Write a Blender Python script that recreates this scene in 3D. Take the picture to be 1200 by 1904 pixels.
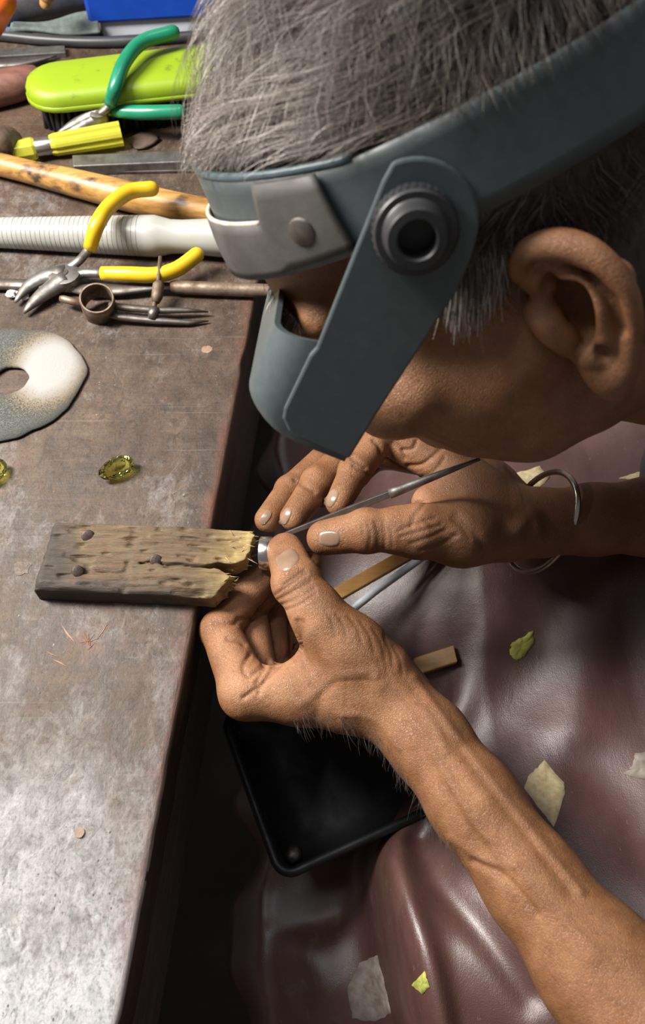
import bpy, math, random
import numpy as np
from mathutils import Vector
random.seed(7); RNG = np.random.default_rng(11)
for o in list(bpy.data.objects): bpy.data.objects.remove(o)
SC = bpy.context.scene
COL = SC.collection
ZB = 0.78                      # bench top above the floor, metres; all modelling below is in mm above the bench top
FPX, PITCH, CAMH = 1500.0, math.radians(57.5), 400.0

# ------------------------------------------------------------------ camera, world, light, exposure
cam = bpy.data.cameras.new('camera'); camo = bpy.data.objects.new('camera', cam); COL.objects.link(camo)
camo.location = (0, 0, ZB + CAMH/1000); camo.rotation_euler = (math.pi/2 - PITCH, 0, 0)
cam.sensor_fit = 'VERTICAL'; cam.sensor_height = 24.0; cam.lens = 24.0*FPX/1904.0
cam.dof.use_dof = True; cam.dof.focus_distance = 0.45; cam.dof.aperture_fstop = 8.0
cam.clip_start = 0.01; cam.clip_end = 20
SC.camera = camo
SC.view_settings.view_transform = 'Standard'; SC.view_settings.look = 'None'
SC.view_settings.gamma = 1.0; SC.view_settings.use_curve_mapping = False
SC.view_settings.exposure = 0.0
W = bpy.data.worlds.new('room_air'); SC.world = W; W.use_nodes = True
W.node_tree.nodes['Background'].inputs[0].default_value = (1.0, 0.95, 0.90, 1)
W.node_tree.nodes['Background'].inputs[1].default_value = 0.14
def area_light(name, pos_mm, aim_mm, sx, sy, watts, color):
    l = bpy.data.lights.new(name, 'AREA'); l.shape = 'RECTANGLE'; l.size = sx; l.size_y = sy
    l.energy = watts; l.color = color
    o = bpy.data.objects.new(name, l); COL.objects.link(o)
    p = Vector(pos_mm)/1000 + Vector((0, 0, ZB)); a = Vector(aim_mm)/1000 + Vector((0, 0, ZB))
    o.location = p; o.rotation_euler = (a - p).to_track_quat('-Z', 'Y').to_euler()
    return o
area_light('bench_lamp_light', (-640, 400, 690), (0, 200, 0), 0.20, 0.42, 25.0, (1.0, 0.96, 0.90))
tube_o = area_light('ceiling_tube_light', (-140, 505, 1400), (-140, 505, 0), 1.3, 0.10, 7.0, (0.90, 0.94, 1.0)); tube_o.rotation_euler = (0, 0, math.radians(46))

# ------------------------------------------------------------------ geometry helpers (mm, bench frame)
CR = np.array([1., 0, 0]); CU = np.array([0, math.sin(PITCH), math.cos(PITCH)]); CB = np.array([0, -math.cos(PITCH), math.sin(PITCH)])
CC = np.array([0, 0, CAMH])
def ray(x, y): return CR*(x-600)/FPX + CU*(952-y)/FPX - CB
def P(x, y, h=0.0):                                   # the place seen at photo pixel (x, y) that stands h mm above the bench top
    d = ray(x, y); return CC + d*((h-CAMH)/d[2])
def proj(v):
    w = np.asarray(v, float) - CC; z = -(w@CB); z = np.where(np.abs(z) < 1, 1, z)
    return 600+FPX*(w@CR)/z, 952-FPX*(w@CU)/z, z
HF = np.array([-0.82476, -0.19429, -0.53106]); HL = np.array([-0.02343, -0.92657, 0.37538]); HU = np.array([-0.56499, 0.32205, 0.75965])
HO = np.array([88.57, 281.49, 170.36])                # head frame: forward, left, up, origin between the ears
HM = np.array([HF, HL, HU])
def HW(q): return HO + np.asarray(q, float)@HM        # head frame -> bench frame
def HP(x, y, L):                                      # head-frame point seen at pixel on the plane left = L
    d = ray(x, y); t = (L-(CC-HO)@HL)/(d@HL); q = CC+d*t-HO; return np.array([q@HF, q@HL, q@HU])

def mesh(name, v, f, mats, smooth=True, slots=None):
    me = bpy.data.meshes.new(name)
    v = np.asarray(v, np.float32)
    if isinstance(f, np.ndarray):
        n = f.shape[1]
        me.vertices.add(len(v)); me.vertices.foreach_set('co', v.ravel())
        me.loops.add(f.size); me.loops.foreach_set('vertex_index', f.astype(np.int32).ravel())
        me.polygons.add(len(f)); me.polygons.foreach_set('loop_start', np.arange(0, f.size, n, dtype=np.int32))
        me.update(calc_edges=True)
    else:
        me.from_pydata([tuple(map(float, p)) for p in v], [], [tuple(int(i) for i in q) for q in f])
    for m in (mats if isinstance(mats, (list, tuple)) else [mats]): me.materials.append(m)
    if smooth: me.polygons.foreach_set('use_smooth', np.ones(len(me.polygons), bool))
    if slots is not None: me.polygons.foreach_set('material_index', np.asarray(slots, np.int32))
    me.update()
    return me
def tag(o, label=None, cat=None, group=None, kind=None):
    if label: o['label'] = label
    if cat: o['category'] = cat
    if group: o['group'] = group
    if kind: o['kind'] = kind
    return o
ROOTB = {}
def W3(p): return Vector((p[0]/1000, p[1]/1000, p[2]/1000 + ZB))
def thing(name, base, label, cat, group=None):
    o = bpy.data.objects.new(name, None); COL.objects.link(o); o.location = W3(base); o.empty_display_size = 0.01
    ROOTB[o.name] = [float(x) for x in base]
    return tag(o, label, cat, group)
def obj(name, g, mats, parent=None, smooth=True, bevel=0, slots=None, autos=None):
    v, f = g; v = np.asarray(v, float)
    if parent is None:
        b = np.array([(v[:, 0].min()+v[:, 0].max())/2, (v[:, 1].min()+v[:, 1].max())/2, v[:, 2].min()])
    else:
        b = np.array(ROOTB[parent.name])
    o = bpy.data.objects.new(name, mesh(name, (v-b)/1000, f, mats, smooth, slots)); COL.objects.link(o)
    if parent is None: o.location = W3(b); ROOTB[o.name] = list(b)
    else: o.parent = parent; ROOTB[o.name] = list(b)
    if bevel:
        m = o.modifiers.new('bevel', 'BEVEL'); m.width = bevel/1000; m.segments = 2; m.limit_method = 'ANGLE'; m.angle_limit = math.radians(35)
    if autos is not None:
        a = math.radians(autos)
        import bmesh
        bm = bmesh.new(); bm.from_mesh(o.data)
        for e in bm.edges:
            if len(e.link_faces) == 2 and e.calc_face_angle(0) > a: e.smooth = False
        bm.to_mesh(o.data); bm.free()
    return o
def revolve(c, ax, e1, e2, prof, seg=40):
    V, F_ = [], []; n = len(prof)
    for k in range(seg):
        d = e1*math.cos(2*math.pi*k/seg)+e2*math.sin(2*math.pi*k/seg)
        for s, r in prof: V.append(np.asarray(c)+ax*s+d*r)
    for k in range(seg):
        k2 = (k+1) % seg
        F_ += [(k*n+j, k2*n+j, k2*n+j+1, k*n+j+1) for j in range(n-1)]
    F_ += [tuple(k*n for k in range(seg))[::-1], tuple(k*n+n-1 for k in range(seg))]
    return np.array(V), F_
def join(*gs):
    vs, fs, n = [], [], 0
    for v, f in gs:
        vs.append(np.asarray(v, float)); fs += [tuple(i+n for i in q) for q in f]; n += len(v)
    return np.concatenate(vs), fs
def frame(t, up=(0, 0, 1)):
    t = t/np.linalg.norm(t); a = np.cross(up, t)
    if np.linalg.norm(a) < 1e-6: a = np.cross((1, 0, 0), t)
    a /= np.linalg.norm(a); return t, a, np.cross(t, a)
def resample(pts, n):
    pts = np.asarray(pts, float); m = len(pts)
    if m == 2: 
        t = np.linspace(0, 1, n)[:, None]; return pts[0]*(1-t)+pts[1]*t
    out = []
    ext = np.vstack([2*pts[0]-pts[1], pts, 2*pts[-1]-pts[-2]])
    for u in np.linspace(0, m-1-1e-9, n):
        i = int(u); t = u-i; p0, p1, p2, p3 = ext[i:i+4]
        out.append(.5*((2*p1)+(-p0+p2)*t+(2*p0-5*p1+4*p2-p3)*t*t+(-p0+3*p1-3*p2+p3)*t**3))
    return np.array(out)
def tube(path, rad, seg=16, n=None, flat=1.0, up=(0, 0, 1), cap=True, dome=0):
    """swept tube; rad a number or list per path point; flat squashes along the frame's second normal"""
    path = np.asarray(path, float); rad = np.full(len(path), rad, float) if np.isscalar(rad) else np.asarray(rad, float)
    if n:
        full = resample(np.c_[path, rad], n); path, rad = full[:, :3], full[:, 3]
    if dome:                                           # rounded ends
        def ext(p, d, r): return [(p + d*r*math.sin(a), r*math.cos(a)) for a in (math.radians(30), math.radians(60), math.radians(84))]
        d1 = path[-1]-path[-2]; d1 /= np.linalg.norm(d1); d0 = path[0]-path[1]; d0 /= np.linalg.norm(d0)
        e1 = ext(path[-1], d1, rad[-1]) if dome in (1, 3) else []; e0 = ext(path[0], d0, rad[0])[::-1] if dome in (2, 3) else []
        path = np.array([q[0] for q in e0]+list(path)+[q[0] for q in e1]); rad = np.array([q[1] for q in e0]+list(rad)+[q[1] for q in e1])
    v, f = [], []
    for i, p in enumerate(path):
        t = path[min(i+1, len(path)-1)]-path[max(i-1, 0)]
        t, a, b = frame(t, up)
        for k in range(seg):
            th = 2*math.pi*k/seg
            v.append(p + a*rad[i]*math.cos(th) + b*rad[i]*flat*math.sin(th))
    for i in range(len(path)-1):
        for k in range(seg):
            k2 = (k+1) % seg
            f.append((i*seg+k, i*seg+k2, (i+1)*seg+k2, (i+1)*seg+k))
    if cap: f.append(tuple(range(seg))[::-1]); f.append(tuple((len(path)-1)*seg+k for k in range(seg)))
    return np.array(v), f
def prism(poly, z0, z1):
    n = len(poly); v = [(x, y, z0) for x, y in poly]+[(x, y, z1) for x, y in poly]
    f = [tuple(range(n))[::-1], tuple(range(n, 2*n))]+[(i, (i+1) % n, n+(i+1) % n, n+i) for i in range(n)]
    return np.array(v, float), f
def prism_on(poly3, thick):
    """extrude a 3-D polygon by a vector"""
    p = np.asarray(poly3, float); n = len(p); v = np.vstack([p, p+np.asarray(thick, float)])
    return v, [tuple(range(n))[::-1], tuple(range(n, 2*n))]+[(i, (i+1) % n, n+(i+1) % n, n+i) for i in range(n)]
def box8(c, ax, ay, az):
    """box from centre and half-extent vectors"""
    c = np.asarray(c, float); v = [c+sx*np.asarray(ax)+sy*np.asarray(ay)+sz*np.asarray(az) for sx in (-1, 1) for sy in (-1, 1) for sz in (-1, 1)]
    return np.array(v), [(0, 1, 3, 2), (4, 6, 7, 5), (0, 4, 5, 1), (2, 3, 7, 6), (0, 2, 6, 4), (1, 5, 7, 3)]
def lathe(path0, path1, prof, seg=28):
    """prof: (s along axis 0..1, r)"""
    a, b = np.asarray(path0, float), np.asarray(path1, float)
    return tube([a+(b-a)*s for s, r in prof], [r for s, r in prof], seg)

# ------------------------------------------------------------------ noise and implicit surfaces
_LAT = {}
def vnoise(p, scale, seed=0):
    if seed not in _LAT: _LAT[seed] = np.random.default_rng(100+seed).random((32, 32, 32)).astype(np.float32)
    q = np.asarray(p, np.float32)/scale; i = np.floor(q).astype(int); t = q-i; t = t*t*(3-2*t); L = _LAT[seed]; r = 0
    for dx in (0, 1):
        for dy in (0, 1):
            for dz in (0, 1):
                w = (t[..., 0] if dx else 1-t[..., 0])*(t[..., 1] if dy else 1-t[..., 1])*(t[..., 2] if dz else 1-t[..., 2])
                r = r + w*L[(i[..., 0]+dx) % 32, (i[..., 1]+dy) % 32, (i[..., 2]+dz) % 32]
    return r*2-1
def smin(a, b, k):
    if k <= 0: return np.minimum(a, b)
    h = np.maximum(k-np.abs(a-b), 0)/k
    return np.minimum(a, b)-h*h*k*.25
class Field:
    def __init__(s, lo, hi, vox):
        s.lo = np.asarray(lo, float); s.vox = vox; s.n = np.ceil((np.asarray(hi, float)-s.lo)/vox).astype(int)+1
        s.a = np.full(s.n, 60.0, np.float32)
    def sl(s, lo, hi):
        i0 = np.clip(np.floor((lo-s.lo)/s.vox).astype(int), 0, s.n); i1 = np.clip(np.ceil((hi-s.lo)/s.vox).astype(int)+1, 0, s.n)
        S = tuple(slice(a, b) for a, b in zip(i0, i1))
        ax = [(s.lo[k]+s.vox*np.arange(i0[k], i1[k])).astype(np.float32) for k in range(3)]
        return S, ax[0][:, None, None], ax[1][None, :, None], ax[2][None, None, :]
    def cone(s, a, b, ra, rb, k=4.0, squash=None, sub=False):
        a, b = np.asarray(a, float), np.asarray(b, float); m = max(ra, rb)*(1.0 if squash is None else max(1, squash[1]))+k+6
        S, x, y, z = s.sl(np.minimum(a, b)-m, np.maximum(a, b)+m)
        if 0 in s.a[S].shape: return s
        ba = b-a; L = max(float(ba@ba), 1e-9)
        px, py, pz = x-a[0], y-a[1], z-a[2]
        if squash is not None:
            v, q = np.asarray(squash[0], float), squash[1]; v = v/np.linalg.norm(v); dv = (px*v[0]+py*v[1]+pz*v[2])*(1/q-1)
            px, py, pz = px+dv*v[0], py+dv*v[1], pz+dv*v[2]
            dv = (ba@v)*(1/q-1); ba = ba+dv*v; L = max(float(ba@ba), 1e-9)
        t = np.clip((px*ba[0]+py*ba[1]+pz*ba[2])/L, 0, 1)
        d = np.sqrt((px-t*ba[0])**2+(py-t*ba[1])**2+(pz-t*ba[2])**2)-(ra+(rb-ra)*t)
        s.a[S] = -smin(-s.a[S], d, k) if sub else smin(s.a[S], d.astype(np.float32), k)
        return s
    def ell(s, c, axes, radii, k=4.0, sub=False):
        c = np.asarray(c, float); A = np.asarray(axes, float); r = np.asarray(radii, float); m = r.max()+k+6
        S, x, y, z = s.sl(c-m, c+m)
        if 0 in s.a[S].shape: return s
        px, py, pz = x-c[0], y-c[1], z-c[2]; k0 = 0; k1 = 0
        for i in range(3):
            u = px*A[i][0]+py*A[i][1]+pz*A[i][2]; k0 = k0+(u/r[i])**2; k1 = k1+(u/r[i]**2)**2
        k0 = np.sqrt(k0); k1 = np.sqrt(k1)+1e-6
        d = (k0*(k0-1)/k1).astype(np.float32)
        s.a[S] = -smin(-s.a[S], d, k) if sub else smin(s.a[S], d, k)
        return s
    def chain(s, pts, rads, k=3.0, squash=None):
        for i in range(len(pts)-1): s.cone(pts[i], pts[i+1], rads[i], rads[i+1], k, squash)
        return s
    def sub_field(s, pts, m):
        pts = np.asarray(pts, float); lo = pts.min(0)-m; hi = pts.max(0)+m
        i0 = np.clip(np.floor((lo-s.lo)/s.vox).astype(int), 0, s.n-1); i1 = np.clip(np.ceil((hi-s.lo)/s.vox).astype(int), 0, s.n-1)
        g = Field.__new__(Field); g.lo = s.lo+i0*s.vox; g.vox = s.vox; g.n = i1-i0+1; g.a = np.full(g.n, 60.0, np.float32)
        g.S = tuple(slice(a, b+1) for a, b in zip(i0, i1)); return g
    def mesh(s):
        a = s.a; ins = a < 0
        c = np.zeros(s.n-1, np.uint8)
        for dx in (0, 1):
            for dy in (0, 1):
                for dz in (0, 1): c += ins[dx:s.n[0]-1+dx, dy:s.n[1]-1+dy, dz:s.n[2]-1+dz]
        act = (c > 0) & (c < 8); idx = np.argwhere(act); N = len(idx)
        vid = np.full(s.n-1, -1, np.int32); vid[act] = np.arange(N)
        acc = np.zeros((N, 3)); cnt = np.zeros(N)
        cor = [(dx, dy, dz) for dx in (0, 1) for dy in (0, 1) for dz in (0, 1)]
        val = {q: a[idx[:, 0]+q[0], idx[:, 1]+q[1], idx[:, 2]+q[2]] for q in cor}
        for q in cor:
            for ax in range(3):
                if q[ax] == 0:
                    r = list(q); r[ax] = 1; r = tuple(r); v0, v1 = val[q], val[r]; m = (v0 < 0) != (v1 < 0)
                    t = np.where(m, v0/np.where(m, v0-v1, 1), 0)
                    p = np.tile(np.array(q, float), (N, 1)); p[:, ax] += t
                    acc += p*m[:, None]; cnt += m
        v = s.lo+(idx+acc/cnt[:, None])*s.vox
        F = []
        for ax in range(3):
            b, d = (ax+1) % 3, (ax+2) % 3
            i0 = [slice(None)]*3; i1 = [slice(None)]*3; i0[ax] = slice(0, -1); i1[ax] = slice(1, None)
            m = ins[tuple(i0)] != ins[tuple(i1)]
            e = np.argwhere(m); e = e[(e[:, b] > 0) & (e[:, d] > 0) & (e[:, b] < s.n[b]-1) & (e[:, d] < s.n[d]-1)]
            sg = ins[e[:, 0], e[:, 1], e[:, 2]]
            def cell(db, dd):
                q = e.copy(); q[:, b] += db; q[:, d] += dd; return vid[q[:, 0], q[:, 1], q[:, 2]]
            q = np.c_[cell(-1, -1), cell(0, -1), cell(0, 0), cell(-1, 0)]
            q[~sg] = q[~sg][:, ::-1]
            F.append(q)
        F = np.concatenate(F)
        return v, F
def normals(v, f):
    n = np.zeros_like(v); fn = np.cross(v[f[:, 2]]-v[f[:, 0]], v[f[:, 3]]-v[f[:, 1]])
    for k in range(4):
        for c in range(3): n[:, c] += np.bincount(f[:, k], fn[:, c], len(v))
    return n/(np.linalg.norm(n, axis=1)[:, None]+1e-9)
def relax(v, f, it=2, lam=.5):
    for _ in range(it):
        s = np.zeros_like(v); c = np.zeros(len(v))
        for k in range(4):
            a, b = f[:, k], f[:, (k+1) % 4]
            for q in range(3): s[:, q] += np.bincount(a, v[b, q], len(v))+np.bincount(b, v[a, q], len(v))
            c += np.bincount(a, minlength=len(v))+np.bincount(b, minlength=len(v))
        v = v+lam*(s/c[:, None]-v)
    return v
def seg_dist(x, y, poly):
    d = np.full(x.shape, 1e9); poly = np.asarray(poly, float)
    for a, b in zip(poly[:-1], poly[1:]):
        ab = b-a; t = np.clip(((x-a[0])*ab[0]+(y-a[1])*ab[1])/(ab@ab+1e-9), 0, 1)
        d = np.minimum(d, np.hypot(x-a[0]-t*ab[0], y-a[1]-t*ab[1]))
    return d
def carve(v, f, lines):
    """press creases (depth > 0) or raise veins and folds (depth < 0) along polylines on the skin facing the camera"""
    n = normals(v, f); x, y, z = proj(v); to = CC-v; to /= np.linalg.norm(to, axis=1)[:, None]
    gx, gy = np.clip((x/5).astype(int), -40, 400)+40, np.clip((y/5).astype(int), -40, 500)+40
    zb = np.full((460, 560), 1e9); np.minimum.at(zb, (gx, gy), z)
    vis = ((n*to).sum(1) > .05) & (z < zb[gx, gy]+5)
    disp = np.zeros(len(v))
    for poly, w, dep in lines:
        poly = resample(poly, max(6, 4*len(poly))) if len(poly) > 2 else poly
        disp += -dep*np.exp(-(seg_dist(x, y, poly)/w)**2)
    return v+n*(disp*vis)[:, None], vis, x, y

# ------------------------------------------------------------------ materials
def newmat(name):
    m = bpy.data.materials.new(name); m.use_nodes = True; nt = m.node_tree
    return m, nt, nt.nodes['Principled BSDF']
class NG:
    def __init__(s, nt): s.nt = nt
    def n(s, t, ins=None, **kw):
        nd = s.nt.nodes.new(t)
        for k, v in kw.items(): setattr(nd, k, v)
        for k, v in (ins or {}).items():
            if hasattr(v, 'is_linked') or hasattr(v, 'links'): s.nt.links.new(v, nd.inputs[k])
            else: nd.inputs[k].default_value = v
        return nd
    def noise(s, scale, detail=4, rough=.55, vec=None, dist=0):
        d = {'Scale': scale, 'Detail': detail, 'Roughness': rough, 'Distortion': dist}
        if vec is not None: d['Vector'] = vec
        return s.n('ShaderNodeTexNoise', d).outputs['Fac']
    def ramp(s, fac, stops):
        r = s.n('ShaderNodeValToRGB', {'Fac': fac}); e = r.color_ramp.elements
        while len(e) < len(stops): e.new(.5)
        for q, (p, c) in zip(e, stops): q.position = p; q.color = (c, c, c, 1) if np.isscalar(c) else tuple(c)+(1,)
        return r.outputs['Color']
    def mix(s, fac, a, b, mode='MIX'):
        m = s.n('ShaderNodeMix', data_type='RGBA', blend_type=mode)
        for i, v in ((0, fac), (6, a), (7, b)):
            if hasattr(v, 'links'): s.nt.links.new(v, m.inputs[i])
            else: m.inputs[i].default_value = v if np.isscalar(v) else tuple(v)+(1,)
        return m.outputs[2]
    def math(s, op, a, b=0.0, c=None):
        m = s.n('ShaderNodeMath', operation=op)
        for i, v in enumerate((a, b) if c is None else (a, b, c)):
            if hasattr(v, 'links'): s.nt.links.new(v, m.inputs[i])
            else: m.inputs[i].default_value = v
        return m.outputs[0]
    def mapping(s, scale, coord='Object', rot=(0, 0, 0)):
        t = s.n('ShaderNodeTexCoord').outputs[coord]
        return s.n('ShaderNodeMapping', {'Vector': t, 'Scale': scale, 'Rotation': rot}).outputs[0]
    def bump(s, h, strength, dist, bsdf):
        b = s.n('ShaderNodeBump', {'Height': h, 'Strength': strength, 'Distance': dist}); s.nt.links.new(b.outputs[0], bsdf.inputs['Normal'])
    def link(s, a, b): s.nt.links.new(a, b)
def simple(name, c1, c2=None, rough=.5, metal=0, scale=60, bump=.15, bd=.0005, stretch=(1, 1, 1), r2=None, coat=0, lo=.35, hi=.65, rot=(0, 0, 0), detail=5):
    m, nt, b = newmat(name); g = NG(nt); vec = g.mapping(stretch, rot=rot)
    nz = g.noise(scale, detail, .6, vec)
    c2 = c2 or tuple(x*.6 for x in c1)
    g.link(g.ramp(nz, [(lo, c2), (hi, c1)]), b.inputs['Base Color'])
    if r2 is None: b.inputs['Roughness'].default_value = rough
    else: g.link(g.ramp(nz, [(lo, r2), (hi, rough)]), b.inputs['Roughness'])
    b.inputs['Metallic'].default_value = metal; b.inputs['Coat Weight'].default_value = coat
    if bump: g.bump(g.noise(scale*4, 4, .6, vec), bump, bd, b)
    return m
M = {}
M['black_metal'] = simple('black_metal', (.03, .03, .033), (.012, .012, .013), .4, .7, r2=.6)
M['steel'] = simple('worn_steel', (.30, .29, .275), (.13, .115, .10), .46, .9, 90, r2=.6)
M['dark_steel'] = simple('dark_steel', (.20, .18, .165), (.09, .07, .055), .42, .85, 90, r2=.6)
M['bright_steel'] = simple('bright_steel', (.62, .61, .58), (.4, .39, .36), .28, .95, 60)
M['rust_steel'] = simple('rusty_steel', (.26, .2, .15), (.12, .075, .045), .5, .6, 120, r2=.7)
M['yellow_grip'] = simple('yellow_grip', (.74, .50, .015), (.62, .38, .01), .38, 0, 40, .05, coat=.15)
M['green_grip'] = simple('green_grip', (.012, .22, .12), (.008, .17, .09), .35, 0, 40, .05, coat=.2)
M['lime'] = simple('lime_plastic', (.235, .34, .006), (.20, .29, .004), .42, 0, 22, .08)
M['lime_dirt'] = simple('lime_plastic_soiled', (.235, .335, .008), (.14, .185, .016), .5, 0, 70, .1, lo=.28, hi=.4)
M['bristle'] = simple('black_bristle', (.02, .02, .02), (.008, .008, .008), .6, 0, 80, 0)
M['mandrel'] = simple('ivory_plastic', (.40, .40, .37), (.33, .33, .30), .34, 0, 30, .04, coat=.15)
M['mandrel_mark'] = simple('engraved_mark', (.22, .2, .17), (.13, .12, .1), .7, 0, 80, 0)
M['cable'] = simple('black_cable', (.045, .047, .05), (.03, .03, .033), .42, 0, 50, .05)
M['blue'] = simple('blue_plastic', (.008, .07, .48), (.006, .055, .4), .4, 0, 30, .03)
M['white'] = simple('white_plastic', (.62, .65, .74), (.52, .55, .62), .45, 0, 40, .05)
M['cloth'] = simple('grey_green_cloth', (.13, .16, .15), (.085, .10, .095), .85, 0, 140, .4)
M['cloth_blue'] = simple('blue_lining', (.04, .16, .42), (.03, .1, .3), .8, 0, 90, .2)
M['pouch'] = simple('dark_leather_pouch', (.07, .07, .075), (.04, .04, .043), .45, 0, 60, .3)
M['orange'] = simple('orange_plastic', (.75, .16, .01), (.6, .11, .01), .4, 0, 30, .03)
M['tan'] = simple('tan_wood', (.5, .3, .12), (.34, .18, .06), .55, 0, 30, .1)
M['pinkwood'] = simple('reddish_handle_wood', (.22, .10, .075), (.13, .055, .04), .5, 0, 40, .25, stretch=(1, 6, 6))
M['crumb'] = simple('white_crumb', (.8, .78, .74), (.55, .52, .48), .8, 0, 200, .3)
M['silver'] = simple('silver', (.82, .80, .77), (.7, .68, .64), .24, 1, 60, .03)
M['bangle'] = simple('bangle_silver', (.62, .59, .55), (.45, .42, .38), .3, 1, 60, .05)
M['band'] = simple('visor_plastic', (.066, .079, .083), (.056, .068, .072), .40, 0, 250, .12, bd=.0002)
M['leather'] = simple('grey_leather', (.078, .073, .067), (.046, .042, .038), .62, 0, 45, .35, r2=.75)
M['cream'] = simple('raw_leather_edge', (.5, .44, .36), (.34, .28, .22), .8, 0, 150, .2)
M['rim_lit'] = simple('visor_plastic_lit', (.085, .12, .135), (.07, .10, .112), .35, 0, 50, .05)  # visor plastic again, paled to paint the light on its top edge
M['knob'] = simple('black_knob', (.028, .028, .03), (.018, .018, .02), .42, 0, 60, .1)
M['shirt'] = simple('dark_shirt', (.06, .055, .06), (.035, .03, .035), .85, 0, 200, .4)
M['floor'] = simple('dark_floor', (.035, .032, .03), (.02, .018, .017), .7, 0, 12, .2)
M['under'] = simple('bench_underside_wood', (.045, .034, .028), (.02, .015, .012), .55, 0, 30, .3, stretch=(6, 1, 6))
M['grey_board'] = simple('grey_board', (.075, .072, .07), (.04, .037, .035), .6, 0, 40, .3, stretch=(6, 1, 6))
M['canvas'] = simple('canvas_backing', (.60, .50, .30), (.44, .34, .18), .9, 0, 260, .6, bd=.0004)
M['greyscuff'] = simple('worn_through_backing', (.27, .235, .2), (.17, .13, .11), .75, 0, 160, .3)
M['greenscrap'] = simple('green_backing', (.46, .46, .10), (.26, .28, .05), .75, 0, 200, .3)
M['stripwood'] = simple('ochre_wood', (.36, .19, .05), (.26, .13, .035), .5, 0, 30, .2, stretch=(1, 8, 8))
M['scrapleather'] = simple('brown_leather', (.10, .066, .045), (.055, .036, .025), .75, 0, 80, .3)
M['nailhead'] = simple('old_nail_head', (.10, .075, .06), (.05, .036, .03), .55, .5, 300, .3)

def wood_handle():
    m, nt, b = newmat('hammer_handle_wood'); g = NG(nt); v = g.mapping((14, 160, 160)); v2 = g.mapping((30, 45, 45))
    c = g.ramp(g.noise(1, 5, .6, v), [(.3, (.18, .085, .02)), (.55, (.42, .22, .06)), (.75, (.55, .32, .10))])
    d = g.ramp(g.noise(.9, 4, .6, v2), [(.36, .0), (.46, 1.0)])
    g.link(g.mix(d, (.05, .028, .018), c), b.inputs['Base Color']); b.inputs['Roughness'].default_value = .42
    g.bump(g.noise(2, 3, .6, v), .2, .0005, b); return m
M['hammer'] = wood_handle()
def glassy(name, col, rough=.03, ior=1.55, dens=None):
    m, nt, b = newmat(name); b.inputs['Base Color'].default_value = col+(1,); b.inputs['Transmission Weight'].default_value = 1
    b.inputs['Roughness'].default_value = rough; b.inputs['IOR'].default_value = ior; return m
M['gem'] = glassy('yellow_gem', (.96, .96, .22), .0, 1.6)
M['acetate'] = glassy('clear_yellow_acetate', (.95, .93, .10), .10, 1.45); M['acetate'].node_tree.nodes['Principled BSDF'].inputs['Transmission Weight'].default_value = .55
M['lens'] = glassy('lens_glass', (.9, .95, .95), .0, 1.5)

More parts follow.
